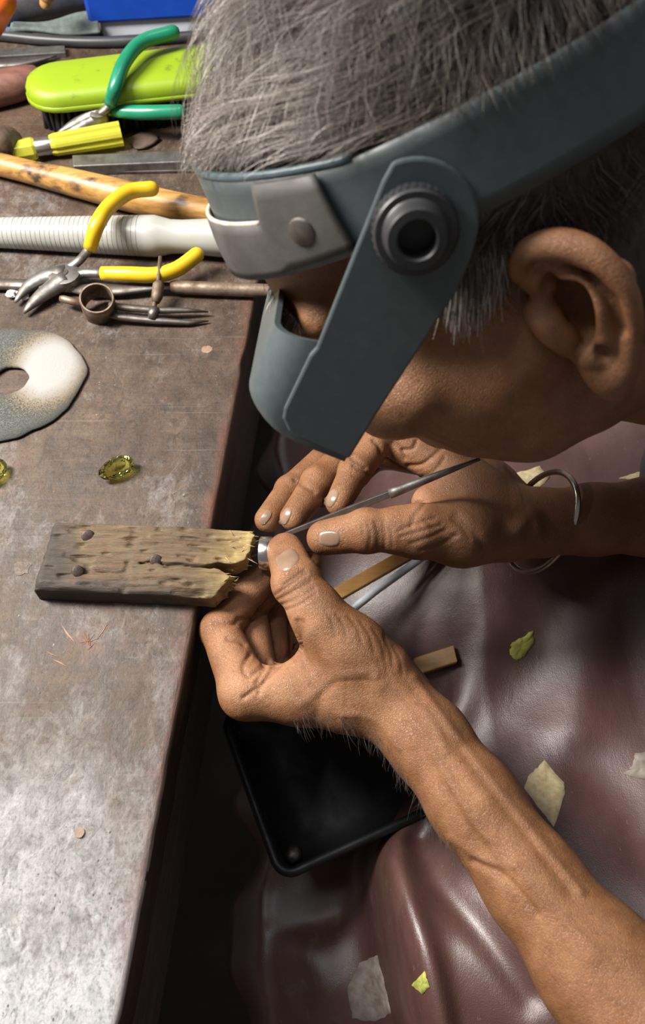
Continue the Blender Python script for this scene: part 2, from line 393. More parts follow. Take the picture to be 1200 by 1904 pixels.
def bench_mat():
    m, nt, b = newmat('bench_worn_wood'); g = NG(nt)
    oc = g.n('ShaderNodeTexCoord').outputs['Object']
    big = g.noise(7, 5, .62); mid = g.noise(38, 6, .65); fine = g.noise(220, 5, .7)
    grain = g.noise(1, 5, .6, g.mapping((14, 150, 60), rot=(0, 0, .1)))
    base = g.ramp(mid, [(.28, (.024, .017, .013)), (.5, (.058, .044, .034)), (.72, (.105, .083, .065))])
    base = g.mix(g.ramp(grain, [(.4, .0), (.62, .45)]), base, (.040, .028, .021))
    base = g.mix(g.ramp(big, [(.45, 0.0), (.7, .55)]), base, (.080, .047, .031))
    base = g.mix(1.0, base, (1.22, 1.04, .84), 'MULTIPLY')
    # rubbed-bare flakes plus overhead sheen painted pale, strongest at the bench's near end
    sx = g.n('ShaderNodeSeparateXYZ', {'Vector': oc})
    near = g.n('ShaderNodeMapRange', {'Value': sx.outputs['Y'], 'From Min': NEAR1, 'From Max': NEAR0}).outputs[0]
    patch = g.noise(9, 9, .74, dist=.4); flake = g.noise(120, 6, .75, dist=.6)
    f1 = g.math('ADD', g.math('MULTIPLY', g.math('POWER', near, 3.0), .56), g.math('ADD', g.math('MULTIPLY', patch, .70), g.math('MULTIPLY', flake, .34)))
    wear_sheen = g.ramp(f1, [(.54, 0.0), (.64, .25), (.74, .55), (.86, 1.0)])
    base = g.mix(wear_sheen, base, (.40, .395, .395))
    pits = g.n('ShaderNodeTexVoronoi', {'Scale': 260.0, 'Randomness': 1.0}).outputs['Distance']
    pm = g.math('MULTIPLY', g.ramp(pits, [(.10, 1.0), (.20, 0.0)]), g.ramp(g.noise(60, 3, .6), [(.5, 0.0), (.6, .9)]))
    base = g.mix(pm, base, (.02, .015, .012))
    fl2 = g.math('MULTIPLY', g.ramp(g.noise(330, 3, .7), [(.66, 0.0), (.72, .8)]), g.ramp(g.noise(26, 4, .6), [(.48, 0.0), (.62, 1.0)]))
    base = g.mix(fl2, base, (.34, .31, .28))
    base = g.mix(g.ramp(fine, [(.32, .6), (.45, 0.0)]), base, (.022, .016, .013))
    base = g.mix(1.0, base, g.ramp(g.noise(560, 4, .7), [(.34, .60), (.52, 1.0), (.68, 1.0)]), 'MULTIPLY')
    base = g.mix(1.0, base, g.ramp(g.noise(75, 6, .7, dist=.4), [(.34, .62), (.5, 1.0), (.66, 1.0)]), 'MULTIPLY')
    # fine knife scratches
    for rz, sc in ((.5, 1.0), (-.9, 1.3), (1.5, .8)):
        s_ = g.noise(sc, 2, .5, g.mapping((8, 520, 10), rot=(0, 0, rz)))
        base = g.mix(g.ramp(s_, [(.69, 0.0), (.76, .17)]), base, (.27, .23, .20))
    # old red paint that survives along the working edge and around a scorch
    ed = g.n('ShaderNodeAttribute', attribute_name='edge_dist').outputs['Fac']
    e1 = g.math('ADD', ed, g.math('MULTIPLY', g.math('SUBTRACT', g.noise(45, 5, .7), .5), .030))
    red = g.math('MULTIPLY', g.ramp(e1, [(.0, .5), (.003, .45), (.008, 0.0)]), g.ramp(g.noise(12, 4, .6), [(.42, .1), (.6, 1.0)]))
    base = g.mix(red, base, (.15, .05, .032))
    sd = g.n('ShaderNodeAttribute', attribute_name='scorch_dist').outputs['Fac']
    e2 = g.math('ADD', sd, g.math('MULTIPLY', g.math('SUBTRACT', g.noise(90, 5, .75), .5), .030))
    base = g.mix(g.ramp(e2, [(.001, .42), (.012, 0.0)]), base, (.20, .085, .05))
    g.link(base, b.inputs['Base Color'])
    g.link(g.ramp(mid, [(.3, .50), (.7, .72)]), b.inputs['Roughness'])
    h = g.math('ADD', g.math('MULTIPLY', mid, .6), g.math('ADD', g.math('MULTIPLY', fine, .4), g.math('MULTIPLY', grain, .5)))
    g.bump(h, .55, .0012, b); return m
def pin_mat():
    m, nt, b = newmat('bench_pin_wood'); g = NG(nt)
    grain = g.noise(1, 6, .65, g.mapping((26, 330, 200), rot=(0, 0, -.05)), .3); blot = g.noise(55, 5, .65)
    c = g.ramp(grain, [(.3, (.045, .028, .018)), (.46, (.14, .10, .062)), (.62, (.23, .185, .13)), (.8, (.34, .30, .24))])
    grey = g.mix(g.ramp(blot, [(.42, 0.0), (.62, .75)]), c, (.17, .165, .155))
    grey = g.mix(g.ramp(g.noise(24, 4, .6), [(.5, 0), (.66, .6)]), grey, (.19, .10, .05))
    fresh = g.ramp(g.noise(1, 6, .7, g.mapping((60, 170, 200), rot=(0, 0, .9))), [(.3, (.26, .17, .06)), (.6, (.40, .29, .12)), (.8, (.50, .39, .19))])
    t = g.n('ShaderNodeAttribute', attribute_name='fresh').outputs['Fac']
    dk = g.n('ShaderNodeAttribute', attribute_name='grime').outputs['Fac']
    grey = g.mix(1.0, grey, (.66, .53, .36), 'MULTIPLY'); c = g.mix(t, grey, fresh); c = g.mix(dk, c, (.030, .025, .023))
    g.link(c, b.inputs['Base Color']); b.inputs['Roughness'].default_value = .7
    g.bump(grain, .9, .0014, b); return m
M['pin'] = pin_mat(); M['pin_fibre'] = simple('wood_fibre', (.46, .34, .16), (.30, .2, .08), .8, 0, 200, 0)
def skin_mat():
    m, nt, b = newmat('skin'); g = NG(nt)
    pal = g.n('ShaderNodeAttribute', attribute_name='palm').outputs['Fac']; dk = g.n('ShaderNodeAttribute', attribute_name='skin_dark').outputs['Fac']
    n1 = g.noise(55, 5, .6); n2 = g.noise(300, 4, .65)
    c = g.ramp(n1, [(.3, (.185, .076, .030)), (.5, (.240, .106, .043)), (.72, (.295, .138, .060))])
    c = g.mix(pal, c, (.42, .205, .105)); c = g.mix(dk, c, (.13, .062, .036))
    c = g.mix(g.ramp(n2, [(.34, .4), (.48, 0)]), c, (.15, .068, .032))
    c = g.mix(g.ramp(g.noise(22, 4, .6), [(.48, 0), (.68, .35)]), c, (.19, .085, .042))
    g.link(c, b.inputs['Base Color']); g.link(g.ramp(n1, [(.3, .42), (.7, .56)]), b.inputs['Roughness'])
    b.inputs['Subsurface Weight'].default_value = .12; b.inputs['Subsurface Radius'].default_value = (1, .35, .15); b.inputs['Subsurface Scale'].default_value = .0025
    vo = g.n('ShaderNodeTexVoronoi', {'Scale': 620.0}, feature='DISTANCE_TO_EDGE').outputs['Distance']
    vo2 = g.n('ShaderNodeTexVoronoi', {'Scale': 300.0, 'Randomness': 1.0}, feature='DISTANCE_TO_EDGE').outputs['Distance']
    h = g.math('ADD', g.math('ADD', g.math('MULTIPLY', g.ramp(vo, [(0, 0), (.12, 1)]), .35), g.math('MULTIPLY', g.ramp(vo2, [(0, 0), (.10, 1)]), .30)), g.math('ADD', g.math('MULTIPLY', n2, .7), g.math('MULTIPLY', g.noise(140, 4, .6), .8)))
    g.bump(h, .5, .0008, b); return m
M['skin'] = skin_mat()
M['nail'] = simple('fingernail', (.30, .195, .135), (.21, .13, .085), .27, 0, 60, .1, stretch=(1, 1, 1), coat=.2)
M['scalp'] = simple('scalp_dark', (.075, .062, .055), (.045, .036, .03), .8, 0, 200, .3)  # dark tone under the hair that keeps bare skin from showing through
def hair_mat():
    m, nt, b = newmat('grey_hair'); g = NG(nt)
    a = g.n('ShaderNodeAttribute', attribute_name='hair_tone').outputs['Fac']
    g.link(g.ramp(a, [(0, (.030, .022, .018)), (.35, (.15, .12, .10)), (.65, (.36, .32, .29)), (1, (.72, .69, .66))]), b.inputs['Base Color'])
    b.inputs['Roughness'].default_value = .48; return m
M['hair'] = hair_mat()
def apron_mat():
    m, nt, b = newmat('maroon_leathercloth'); g = NG(nt)
    n1 = g.noise(9, 5, .6); n2 = g.noise(160, 4, .6); gr = g.n('ShaderNodeTexVoronoi', {'Scale': 700.0}).outputs['Distance']
    c = g.ramp(n1, [(.3, (.060, .024, .020)), (.55, (.088, .038, .032)), (.75, (.115, .054, .048))])
    c = g.mix(g.ramp(n2, [(.66, 0.0), (.74, .5)]), c, (.27, .17, .14))
    mo = g.n('ShaderNodeAttribute', attribute_name='mottle').outputs['Fac']
    sm = g.math('MULTIPLY', mo, g.ramp(g.noise(28, 6, .7, dist=1.0), [(.55, 0.0), (.68, .7)]))
    c = g.mix(sm, c, (.13, .105, .06))
    g.link(c, b.inputs['Base Color']); g.link(g.ramp(n1, [(.35, .38), (.7, .50)]), b.inputs['Roughness'])
    b.inputs['Specular IOR Level'].default_value = .9; b.inputs['Coat Weight'].default_value = .18; b.inputs['Coat Roughness'].default_value = .36
    g.bump(g.math('ADD', g.math('MULTIPLY', gr, .4), g.noise(60, 4, .6)), .3, .0008, b); return m
M['apron'] = apron_mat()
def disc_mat():
    m, nt, b = newmat('mottled_stone'); g = NG(nt)
    t = g.n('ShaderNodeAttribute', attribute_name='chalk').outputs['Fac']; nz = g.noise(110, 7, .75)
    c = g.ramp(nz, [(.36, (.018, .019, .016)), (.5, (.06, .061, .053)), (.66, (.20, .195, .17))])
    f = g.ramp(g.math('ADD', t, g.math('MULTIPLY', g.math('SUBTRACT', nz, .5), 1.5)), [(.40, 0), (.47, .5), (.56, 1)])
    tan = g.mix(g.ramp(t, [(.5, 0), (.75, 1)]), (.20, .155, .095), (.33, .32, .30))
    g.link(g.mix(f, c, tan), b.inputs['Base Color']); b.inputs['Roughness'].default_value = .75
    g.bump(nz, .5, .0012, b); return m
M['disc'] = disc_mat()
def attr(o, name, vals):
    a = o.data.attributes.new(name, 'FLOAT', 'POINT'); a.data.foreach_set('value', np.asarray(vals, np.float32))
#@@SETTING
# ------------------------------------------------------------------ setting: floor, back wall
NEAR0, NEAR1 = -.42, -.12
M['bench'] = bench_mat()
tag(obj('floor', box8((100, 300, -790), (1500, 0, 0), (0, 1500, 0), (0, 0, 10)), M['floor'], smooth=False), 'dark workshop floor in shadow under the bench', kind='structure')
M['wall'] = simple('dull_plaster', (.30, .29, .27), (.22, .21, .19), .85, 0, 10, .2)
tag(obj('wall_back', box8((100, 1230, 100), (1500, 0, 0), (0, 20, 0), (0, 0, 890)), M['wall'], smooth=False), 'dull plaster wall behind the bench', kind='structure')

# ------------------------------------------------------------------ workbench
def x_edge(y): return -85.66+.088*y
bench = thing('workbench', (-350, 400, -780), 'scarred dark wooden workbench with a worn near end paled by painted sheen and reddish working edge', 'workbench')
prof = [(0, -32), (0, -14), (0, -3), (.5, -1.2), (1.6, -.3), (3.2, 0)]+[(3.2+3.0*i, 0) for i in range(1, 60)]+[(190+12*i, 0) for i in range(0, 40)]+[(665, -32)]
ys = np.r_[np.arange(-160, 640, 4.0), np.arange(640, 1200, 20.0), 1200]
sv = np.array([q[0] for q in prof]); zv = np.array([q[1] for q in prof])
Y, S_ = np.meshgrid(ys, sv, indexing='ij'); Z = np.tile(zv, (len(ys), 1))
X = x_edge(Y)-S_
nn = vnoise(np.stack([X, Y, Z], -1), 14, 3)*.5+vnoise(np.stack([X, Y, Z], -1), 5, 4)*.5
topm = (Z > -3.5)
Z = Z+np.where(topm, nn*.28, 0)
chip = np.clip(vnoise(np.stack([X*0, Y, X*0], -1), 22, 5)-.25, 0, 1)+.5*np.clip(vnoise(np.stack([X*0, Y, X*0], -1), 7, 6)-.35, 0, 1)
X = X-np.where(S_ < 3, chip*2.2*(1-S_/3), 0)
# shallow round dents pressed into the top
for (px, py, r, d) in ((318, 785, 7.5, .55), (300, 862, 7.5, .6), (345, 850, 5, .35), (150, 1550, 3.0, .7), (120, 1437, 1.8, .8)):
    c = P(px, py); rr = np.hypot(X-c[0], Y-c[1]); Z = Z-np.where(topm, d*np.exp(-((rr-r)/1.6)**2)*(1+.8*np.sin(np.arctan2(Y-c[1], X-c[0])+2.2)), 0)
V = np.stack([X, Y, Z], -1).reshape(-1, 3); nS = len(sv); nY = len(ys)
I = np.arange(nS*nY).reshape(nY, nS)
F = np.c_[I[:-1, :-1].ravel(), I[:-1, 1:].ravel(), I[1:, 1:].ravel(), I[1:, :-1].ravel()]
V = np.vstack([V]); Fb = np.c_[I[:-1, -1], I[:-1, 0], I[1:, 0], I[1:, -1]]
faces = np.vstack([F, Fb])[:, ::-1]
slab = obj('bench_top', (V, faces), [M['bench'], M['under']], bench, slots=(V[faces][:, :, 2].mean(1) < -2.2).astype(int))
attr(slab, 'edge_dist', np.where(zv[None, :].repeat(nY, 0).ravel() < -2.5, .5, np.clip(S_.ravel()/1000, 0, 1)))
sc0 = P(160, 1195); attr(slab, 'scorch_dist', np.clip(np.hypot((V[:, 0]-sc0[0]), (V[:, 1]-sc0[1])*.75)/1000, 0, 1))
me = slab.data
def along_edge(s, z0, z1, th, y0=-160, y1=1190):
    c = [(x_edge(y0)-s, y0), (x_edge(y1)-s, y1), (x_edge(y1)-s-th, y1), (x_edge(y0)-s-th, y0)]
    return prism(c, z0, z1)
obj('front_board', along_edge(3.5, -118, -32, 20), M['grey_board'], bench, False, .8)
for (y, s) in ((-120, 30), (1120, 30), (-120, 600), (1120, 600)):
    obj('leg', box8((x_edge(y)-s-30, y, -446), (30, 0, 0), (0, 30, 0), (0, 0, 334)), M['under'], bench, False, 2)
# nail heads and plugs let into the top
def disc_at(p, r, h, seg=14, wob=.12, z0=-.6):
    pts = [(p[0]+r*(1+wob*RNG.normal()*.5)*math.cos(2*math.pi*k/seg), p[1]+r*(1+wob*RNG.normal()*.5)*math.sin(2*math.pi*k/seg)) for k in range(seg)]
    return prism(pts, p[2]+z0, p[2]+h)
M['palewood'] = simple('pale_plug', (.30, .20, .13), (.2, .12, .08), .6, 0, 200, .2)
tag(obj('wooden_plug', disc_at(P(385, 650), 3.6, .25), M['palewood'], bench, False), 'small pale plug in the bench top')
tag(obj('nail_head', disc_at(P(42, 1055), 5.0, .25, 16, .3), M['nailhead'], bench, False), 'dark sunken nail head in the bench top')
tag(obj('nail_head', disc_at(P(148, 1548), 2.4, .3, 12, .1), M['palewood'], bench, False), 'small worn nail head in the bench top')
# long bare scratches around the scorch
def scratch(x0, y0, x1, y1, w):
    a, b = P(x0, y0, .12), P(x1, y1, .12); d = b-a; n = np.array([-d[1], d[0], 0]); n /= np.linalg.norm(n); m = (a+b)/2+RNG.normal(0, .3, 3)*[1, 1, 0]
    v = np.array([a, m+n*w, b, m-n*w]); return prism_on(v, (0, 0, .14))
M['barewood'] = simple('freshly_scratched_wood', (.34, .19, .11), (.24, .11, .06), .7, 0, 100, .1)
sg = [scratch(160+RNG.uniform(-14, 14), 1200+RNG.uniform(-10, 10), 160+rr*math.cos(a), 1200+.8*rr*math.sin(a), .13) for a, rr in [(RNG.uniform(3.4, 6.1), RNG.uniform(14, 34)) for _ in range(9)]]+[scratch(112, 1158, 140, 1195, .5), scratch(95, 1225, 125, 1240, .4), scratch(85, 1210, 110, 1222, .3), scratch(200, 1160, 180, 1190, .3)]
tag(obj('scratch_marks', join(*sg), M['barewood'], bench, False), 'fan of fresh pale scratches in the scorched spot', kind='stuff')

# ------------------------------------------------------------------ bench pin (wooden block with a split notch)
def build_pin():
    A, B_, C_, D = P(92, 968, 15), P(482, 984, 15), P(455, 1118, 15), P(58, 1092, 15)     # top face corners
    ex = (B_-A)[:2]; ex = ex/np.linalg.norm(ex); ey = np.array([-ex[1], ex[0]])
    org = A[:2]
    def loc(q): d = q[..., :2]-org; return d@ex, d@ey
    L1 = np.linalg.norm((B_-A)[:2]); wd = -loc(D)[1]; sk = loc(D)[0]
    lo = np.minimum.reduce([A, B_, C_, D])-[4, 4, 0]; hi = np.maximum.reduce([A, B_, C_, D])+[4, 4, 0]
    fl = Field([lo[0], lo[1], -2], [hi[0], hi[1], 19], .7)
    x = fl.lo[0]+fl.vox*np.arange(fl.n[0]); y = fl.lo[1]+fl.vox*np.arange(fl.n[1]); z = fl.lo[2]+fl.vox*np.arange(fl.n[2])
    Xg, Yg, Zg = np.meshgrid(x, y, z, indexing='ij'); pts = np.stack([Xg, Yg, Zg], -1)
    u, v = loc(pts)                                                       # u along, v across (0 far side .. -wd near side)
    tfrac = -v/wd
    left = u-sk*tfrac*1.0-1.5*(1-np.clip(tfrac, 0, 1))
    uu = np.stack([u*0+3, v, Zg], -1)
    rag = vnoise(uu, 3.2, 21)*1.3+vnoise(uu, 1.4, 22)*.8
    right = (L1-2.5-tfrac*10-3*np.clip(tfrac-.55, 0, 1)*6)+rag-u
    right = np.where(tfrac < .1, right-60*(.1-tfrac)**1.5, right)
    top = 15.0-np.clip(u-78, 0, 60)*.055
    gr = vnoise(np.stack([u/9, v/1.5, Zg*0], -1), 1, 23)*.55+vnoise(np.stack([u/22, v/3.6, Zg*0], -1), 1, 24)*.6
    pit = np.clip(vnoise(np.stack([u/7, v/2.4, Zg*0], -1), 1, 25)-.35, 0, 1)*2.4*(u < 108)
    top = top+gr*.85*(u < 112)-pit*1.4+gr*.2
    d = np.maximum.reduce([Zg-top, 0.0-Zg+.0, v-0.2*gr, -wd-v-.4*gr, -left, -right])
    # rounded near/left edge
    e2 = np.hypot(np.maximum(Zg-(top-4), 0), np.maximum((-wd+3.5)-v, 0))-3.6; d = np.maximum(d, np.where((Zg > top-4) & (v < -wd+3.5), e2, -50))
    e3 = np.hypot(np.maximum(Zg-(top-4), 0), np.maximum(4-left, 0))-4; d = np.maximum(d, np.where((Zg > top-4) & (left < 4), e3, -50))
    # split: a crack widening to the ragged end
    vc = -wd*.565+vnoise(np.stack([u, u*0, u*0], -1), 7, 26)*1.2+np.clip(u-90, 0, 99)*-.02
    half = np.clip((u-88)*.20, -1, 5.2)+vnoise(np.stack([u, v*.2, Zg*.5], -1), 2.4, 27)*.45
    d = np.maximum(d, half-np.abs(v-vc))
    crack = np.clip(np.exp(-((v-vc)/.55)**2)*(u > 55)*(u < 100), 0, 1); d = np.maximum(d, Zg-(top-3.0*crack))
    fl.a[:] = d
    v_, f_ = fl.mesh(); v_ = relax(v_, f_, 1, .4)
    uu_, vv_ = loc(v_)
    return v_, f_, uu_, vv_, wd, A, ex, ey
pv, pf, pu, pvv, pwd, pA, pex, pey = build_pin()
pinr = thing('bench_pin', (pv[:, 0].mean(), pv[:, 1].mean(), 0), 'splintered wooden bench pin with a split notched end, overhanging the bench edge', 'bench pin')
pin = obj('block', (pv, pf), M['pin'], pinr)
attr(pin, 'fresh', np.clip((pu-88+6*vnoise(pv, 8, 30))/22, 0, 1)); 
ul = pu+.32*pvv; attr(pin, 'grime', np.clip(np.maximum((17-ul+5*vnoise(pv, 6, 31))/16, (9-(pvv+pwd)+3*vnoise(pv, 5, 32)-np.clip(pu-30, 0, 90)*.09)/8), 0, .85))
spl_ = []
for k in range(70):
    b_ = RNG.choice(np.where(pu > pu.max()-15)[0]); p0 = pv[b_]; d_ = np.array([pex[0], pex[1], 0])+RNG.normal(0, .45, 3); L0 = RNG.uniform(1.2, 4.2)
    spl_.append(tube([p0-d_*.8, p0+d_*L0*.6, p0+d_*L0+RNG.normal(0, .4, 3)], [.32, .22, .06], 4))
tag(obj('splinters', join(*spl_), M['pin_fibre'], pinr), 'short frayed wood fibres on the split end', kind='stuff')
def pinpt(px, py, h=15.): return P(px, py, h)
for px, py, r in ((164, 997, 3.6), (145, 1062, 3.2), (290, 1042, 3.4)):
    tag(obj('nail_head', tube([pinpt(px, py, 12), pinpt(px, py, 15.8), pinpt(px, py, 16.1)], [r, r, r*.8], 14), M['nailhead'], pinr), None)

# ------------------------------------------------------------------ silver ring, graver
ring_c = P(496, 1029, 6)
axr = np.array([pex[0], pex[1], 0.05]); axr /= np.linalg.norm(axr); _, r1, r2 = frame(axr)
def ring_mesh(c, ax, e1, e2, ro, ri, half, seg=48):
    pr = [(-half, ri), (-half, ro-.3), (-half+.4, ro), (half-.4, ro), (half, ro-.3), (half, ri)]
    v, f = [], []
    for k in range(seg):
        a = 2*math.pi*k/seg; d = e1*math.cos(a)+e2*math.sin(a)
        for (s, r) in pr: v.append(c+ax*s+d*r)
    n = len(pr)
    for k in range(seg):
        for j in range(n): f.append((k*n+j, k*n+(j+1) % n, ((k+1) % seg)*n+(j+1) % n, ((k+1) % seg)*n+j))
    return np.array(v), f
tag(obj('finger_ring', ring_mesh(ring_c, axr, r1, r2, 9.6, 8.3, 3.6), M['silver'], autos=40), 'plain bright silver ring band held against the tip of the bench pin', 'ring')
g0, g1 = P(506, 1003, 13), P(893, 853, 58)
gd = g1-g0
def gp(t, dz=0): return g0+gd*t+np.array([0, 0, dz])
gr = thing('graver', gp(.5)-[0, 0, 3], 'thin dark steel graver held between the upper hand\'s thumb and fingers', 'graver')
obj('blade', tube([gp(t) for t in (0, .03, .1, .3, .5, .60)], [.5, 1.3, 1.8, 2.3, 2.6, 2.4], 4), M['dark_steel'], gr, False, .25)
obj('shank', tube([gp(t) for t in (.58, .62, .8, 1.0)], [2.9, 2.7, 2.0, .9], 12), M['steel'], gr)

# ------------------------------------------------------------------ stone disc, gems
def stone_disc():
    c = P(22, 712); seg = 64; v, f = [], []
    ro = 48.0; ri = 11.0
    prof = [(ri, .3), (ri+.4, 3.2), (ri+2, 4.0), (24, 4.4), (38, 4.2), (ro-3.5, 3.6), (ro-.6, 2.2), (ro, .3), (ro*.5, 0)]
    for k in range(seg):
        a = 2*math.pi*k/seg; w = 1+.025*math.sin(3*a+.6)+.018*math.sin(7*a)+.01*RNG.normal()
        for (r, z) in prof: v.append((c[0]+r*w*math.cos(a), c[1]+r*w*math.sin(a)*1.02, z))
    n = len(prof)
    for k in range(seg):
        for j in range(n): f.append((k*n+j, ((k+1) % seg)*n+j, ((k+1) % seg)*n+(j+1) % n, k*n+(j+1) % n))
    return np.array(v), f, c
dv, df, dc = stone_disc()
do = obj('stone_disc', (dv, df), M['disc']); tag(do, 'flat mottled grey stone disc with a centre hole and a chalky white patch', 'disc')
hot = P(95, 690); attr(do, 'chalk', np.clip(1.08-np.hypot((dv[:, 0]-hot[0])*1.0, (dv[:, 1]-hot[1])*.75)/44, 0, 1))
do.data.update()
sub = do.modifiers.new('s', 'SUBSURF'); sub.levels = 1; sub.render_levels = 2
def gem(c, ang, lx, ly, hz, tip=0.0):
    v = []; n = 12
    def ringp(r, z, off=0): return [(r*lx*math.cos(2*math.pi*(k+off)/n)*(1+(.18*tip if math.cos(2*math.pi*(k+off)/n) < -.8 else 0)), r*ly*math.sin(2*math.pi*(k+off)/n), z) for k in range(n)]
    v += ringp(.50, hz, .5)+ringp(.86, hz*.72)+ringp(1, hz*.5)+ringp(1, hz*.42)+ringp(.55, -.55*hz+.45*hz, .5)+[(0, 0, -.35*hz)]
    f = [tuple(range(n))]
    for a in range(4):
        for k in range(n):
            i0, i1, j0, j1 = a*n+k, a*n+(k+1) % n, (a+1)*n+k, (a+1)*n+(k+1) % n
            f += [(i0, j0, j1), (i0, j1, i1)]
    for k in range(n): f.append((4*n+k, 5*n, 4*n+(k+1) % n))
    v = np.array(v); t = math.radians(24); R1 = np.array([[1, 0, 0], [0, math.cos(t), -math.sin(t)], [0, math.sin(t), math.cos(t)]])
    v = v@R1.T; R2 = np.array([[math.cos(ang), -math.sin(ang), 0], [math.sin(ang), math.cos(ang), 0], [0, 0, 1]]); v = v@R2.T
    v[:, 2] -= v[:, 2].min(); cen_ = v.mean(0)
    f = [q if np.cross(v[q[1]]-v[q[0]], v[q[2]]-v[q[0]])@(v[list(q)].mean(0)-cen_) > 0 else q[::-1] for q in f]
    return v+np.array([c[0], c[1], .1]), f
tag(obj('gemstone', gem(P(221, 876), .55, 10.5, 6.6, 7.5, 1), M['gem'], smooth=False), 'faceted yellow gemstone lying alone on the bench near the pin', 'gemstone', 'yellow gemstones')
tag(obj('gemstone', gem(P(-8, 884), 1.2, 9.0, 6.4, 7.5), M['gem'], smooth=False), 'yellow gemstone cut off by the left edge of the picture', 'gemstone', 'yellow gemstones')

# ------------------------------------------------------------------ spring divider
dvr = thing('spring_divider', P(250, 575), 'small rusty steel spring divider with a round bow and screw, below the yellow pliers', 'divider')
bc = P(183, 566, 10); tilt = np.array([.12, -.30, .95]); tilt /= np.linalg.norm(tilt); _, b1, b2 = frame(tilt, (0, 1, 0))
obj('bow_spring', ring_mesh(bc, tilt, b1, b2, 11.6, 10.3, 8.8, 40), M['rust_steel'], dvr, autos=40)
obj('spigot', tube([P(112, 555, 8), P(118, 556, 8), P(156, 566, 8)], [2.0, 2.6, 2.9], 12), M['rust_steel'], dvr)
obj('leg', tube([P(203, 566, 9), P(225, 571, 8), P(290, 577, 7), P(350, 577, 6), P(388, 580, 4)], [2.4, 2.7, 2.7, 2.0, .5], 8, flat=.8), M['dark_steel'], dvr)
obj('leg', tube([P(203, 585, 6), P(225, 590, 5), P(290, 596, 4), P(350, 600, 3), P(388, 597, 2)], [2.4, 2.8, 2.8, 2.0, .5], 8, flat=.8), M['dark_steel'], dvr)
obj('screw', tube([P(298, 477, 22), P(294, 530, 14), P(283, 592, 5)], [1.3, 1.6, 1.8], 10), M['rust_steel'], dvr)
obj('nut', tube([P(297, 523, 15), P(295, 530, 14), P(292, 552, 11), P(290, 562, 10)], [2.2, 4.2, 4.2, 2.6], 8), M['rust_steel'], dvr)
obj('swivel', tube([P(288, 572, 9), P(285, 584, 7), P(283, 594, 5)], [3.4, 3.8, 3.0], 10), M['dark_steel'], dvr)

# ------------------------------------------------------------------ pliers
def pliers(name, label, grip, up_path, lo_path, up_arm, lo_arm, jaw1, jaw2, piv, rgrip, rp, dirv, jr):
    t = thing(name, P(piv[0], piv[1], 0), label, 'pliers', None)
    a = obj('handle_grip', tube([P(*q) for q in up_path], [rgrip*.88]+[rgrip]*(len(up_path)-1), 14, n=18, dome=1), grip, t)
    b = obj('handle_grip', tube([P(*q) for q in lo_path], [rgrip*.88]+[rgrip]*(len(lo_path)-1), 14, n=18, dome=1), grip, t)
    obj('handle_arm', tube([P(*q) for q in up_arm], [rgrip*.62, rgrip*.66, rgrip*.7], 10, n=8, flat=.8), M['steel'], t)
    obj('handle_arm', tube([P(*q) for q in lo_arm], [rgrip*.62, rgrip*.66, rgrip*.7], 10, n=8, flat=.8), M['steel'], t)
    obj('jaw', tube([P(*q) for q in jaw1], jr, 10, n=10, flat=.75), M['steel'], t)
    obj('jaw', tube([P(*q) for q in jaw2], jr, 10, n=10, flat=.75), M['steel'], t)
    c = P(*piv)
    obj('joint', tube([c-[0, 0, 5], c+[0, 0, 2.2], c+[0, 0, 3.2]], [rp, rp, rp*.7], 20), M['steel'], t, autos=40)
    obj('rivet', tube([c+[0, 0, 3.0], c+[0, 0, 3.8]], [rp*.35, rp*.28], 14), M['dark_steel'], t, autos=40)
    return t
pliers('bent_nose_pliers', 'bent-nose pliers with bright yellow grips lying across the white ring mandrel', M['yellow_grip'],
       [(167, 462, 22), (180, 420, 36), (202, 385, 38), (240, 357, 38), (282, 351, 36)], [(190, 508, 12), (240, 510, 14), (290, 511, 14), (330, 500, 14), (366, 474, 16)],
       [(126, 500, 9), (148, 484, 13), (168, 460, 22)], [(126, 520, 9), (152, 508, 9), (192, 508, 12)],
       [(122, 510, 8), (85, 515, 7), (50, 535, 6), (28, 562, 4)], [(122, 520, 8), (95, 537, 7), (65, 560, 6), (44, 582, 4)], (120, 513, 9), 5.4, 11, None, [8, 6.5, 4.4, 1.2])
pliers('nipper_pliers', 'flush-cutting nippers with green grips leaning on the lime brush', M['green_grip'],
       [(205, 193, 30), (215, 160, 44), (232, 115, 52), (265, 78, 54), (322, 60, 54)], [(210, 206, 22), (250, 209, 24), (290, 209, 26), (335, 208, 26)],
       [(185, 212, 24), (196, 204, 27), (206, 192, 30)], [(180, 216, 20), (196, 211, 21), (212, 206, 22)],
       [(188, 208, 22), (165, 217, 20), (130, 235, 16), (108, 246, 14)], [(186, 217, 20), (168, 224, 18), (140, 240, 15), (112, 250, 12)], (184, 213, 22), 5.6, 7.5, None, [7.5, 6.6, 4.0, 1.0])

# ------------------------------------------------------------------ ring mandrel, steel tool, hammer handle
mr = thing('ring_mandrel', P(200, 440), 'white plastic ring mandrel with engraved size lines and a thick handle', 'ring mandrel')
m0, m1 = P(-130, 430, 9.5), P(459, 443, 14)
prof = [(0, 8.5), (.01, 9.2), (.28, 11.2), (.695, 14.6), (.715, 14.7), (.735, 13.6), (.765, 12.0), (.80, 11.8), (.86, 12.6), (.92, 13.6), (.965, 13.8), (.985, 12.6), (.996, 9.5), (1.0, 5)]
obj('shaft', lathe(m0, m1, prof, 40), M['mandrel'], mr)
for k in range(30):
    s = .235+.0150*k
    if s > .69: break
    r = 11.2+(14.6-11.2)*(s-.28)/(.695-.28)
    t_, e1, e2 = frame(m1-m0)
    obj('size_line', ring_mesh(m0+(m1-m0)*s, t_, e1, e2, r+.14, r-.5, .28 if k % 2 else .38, 30), M['mandrel_mark'], mr)
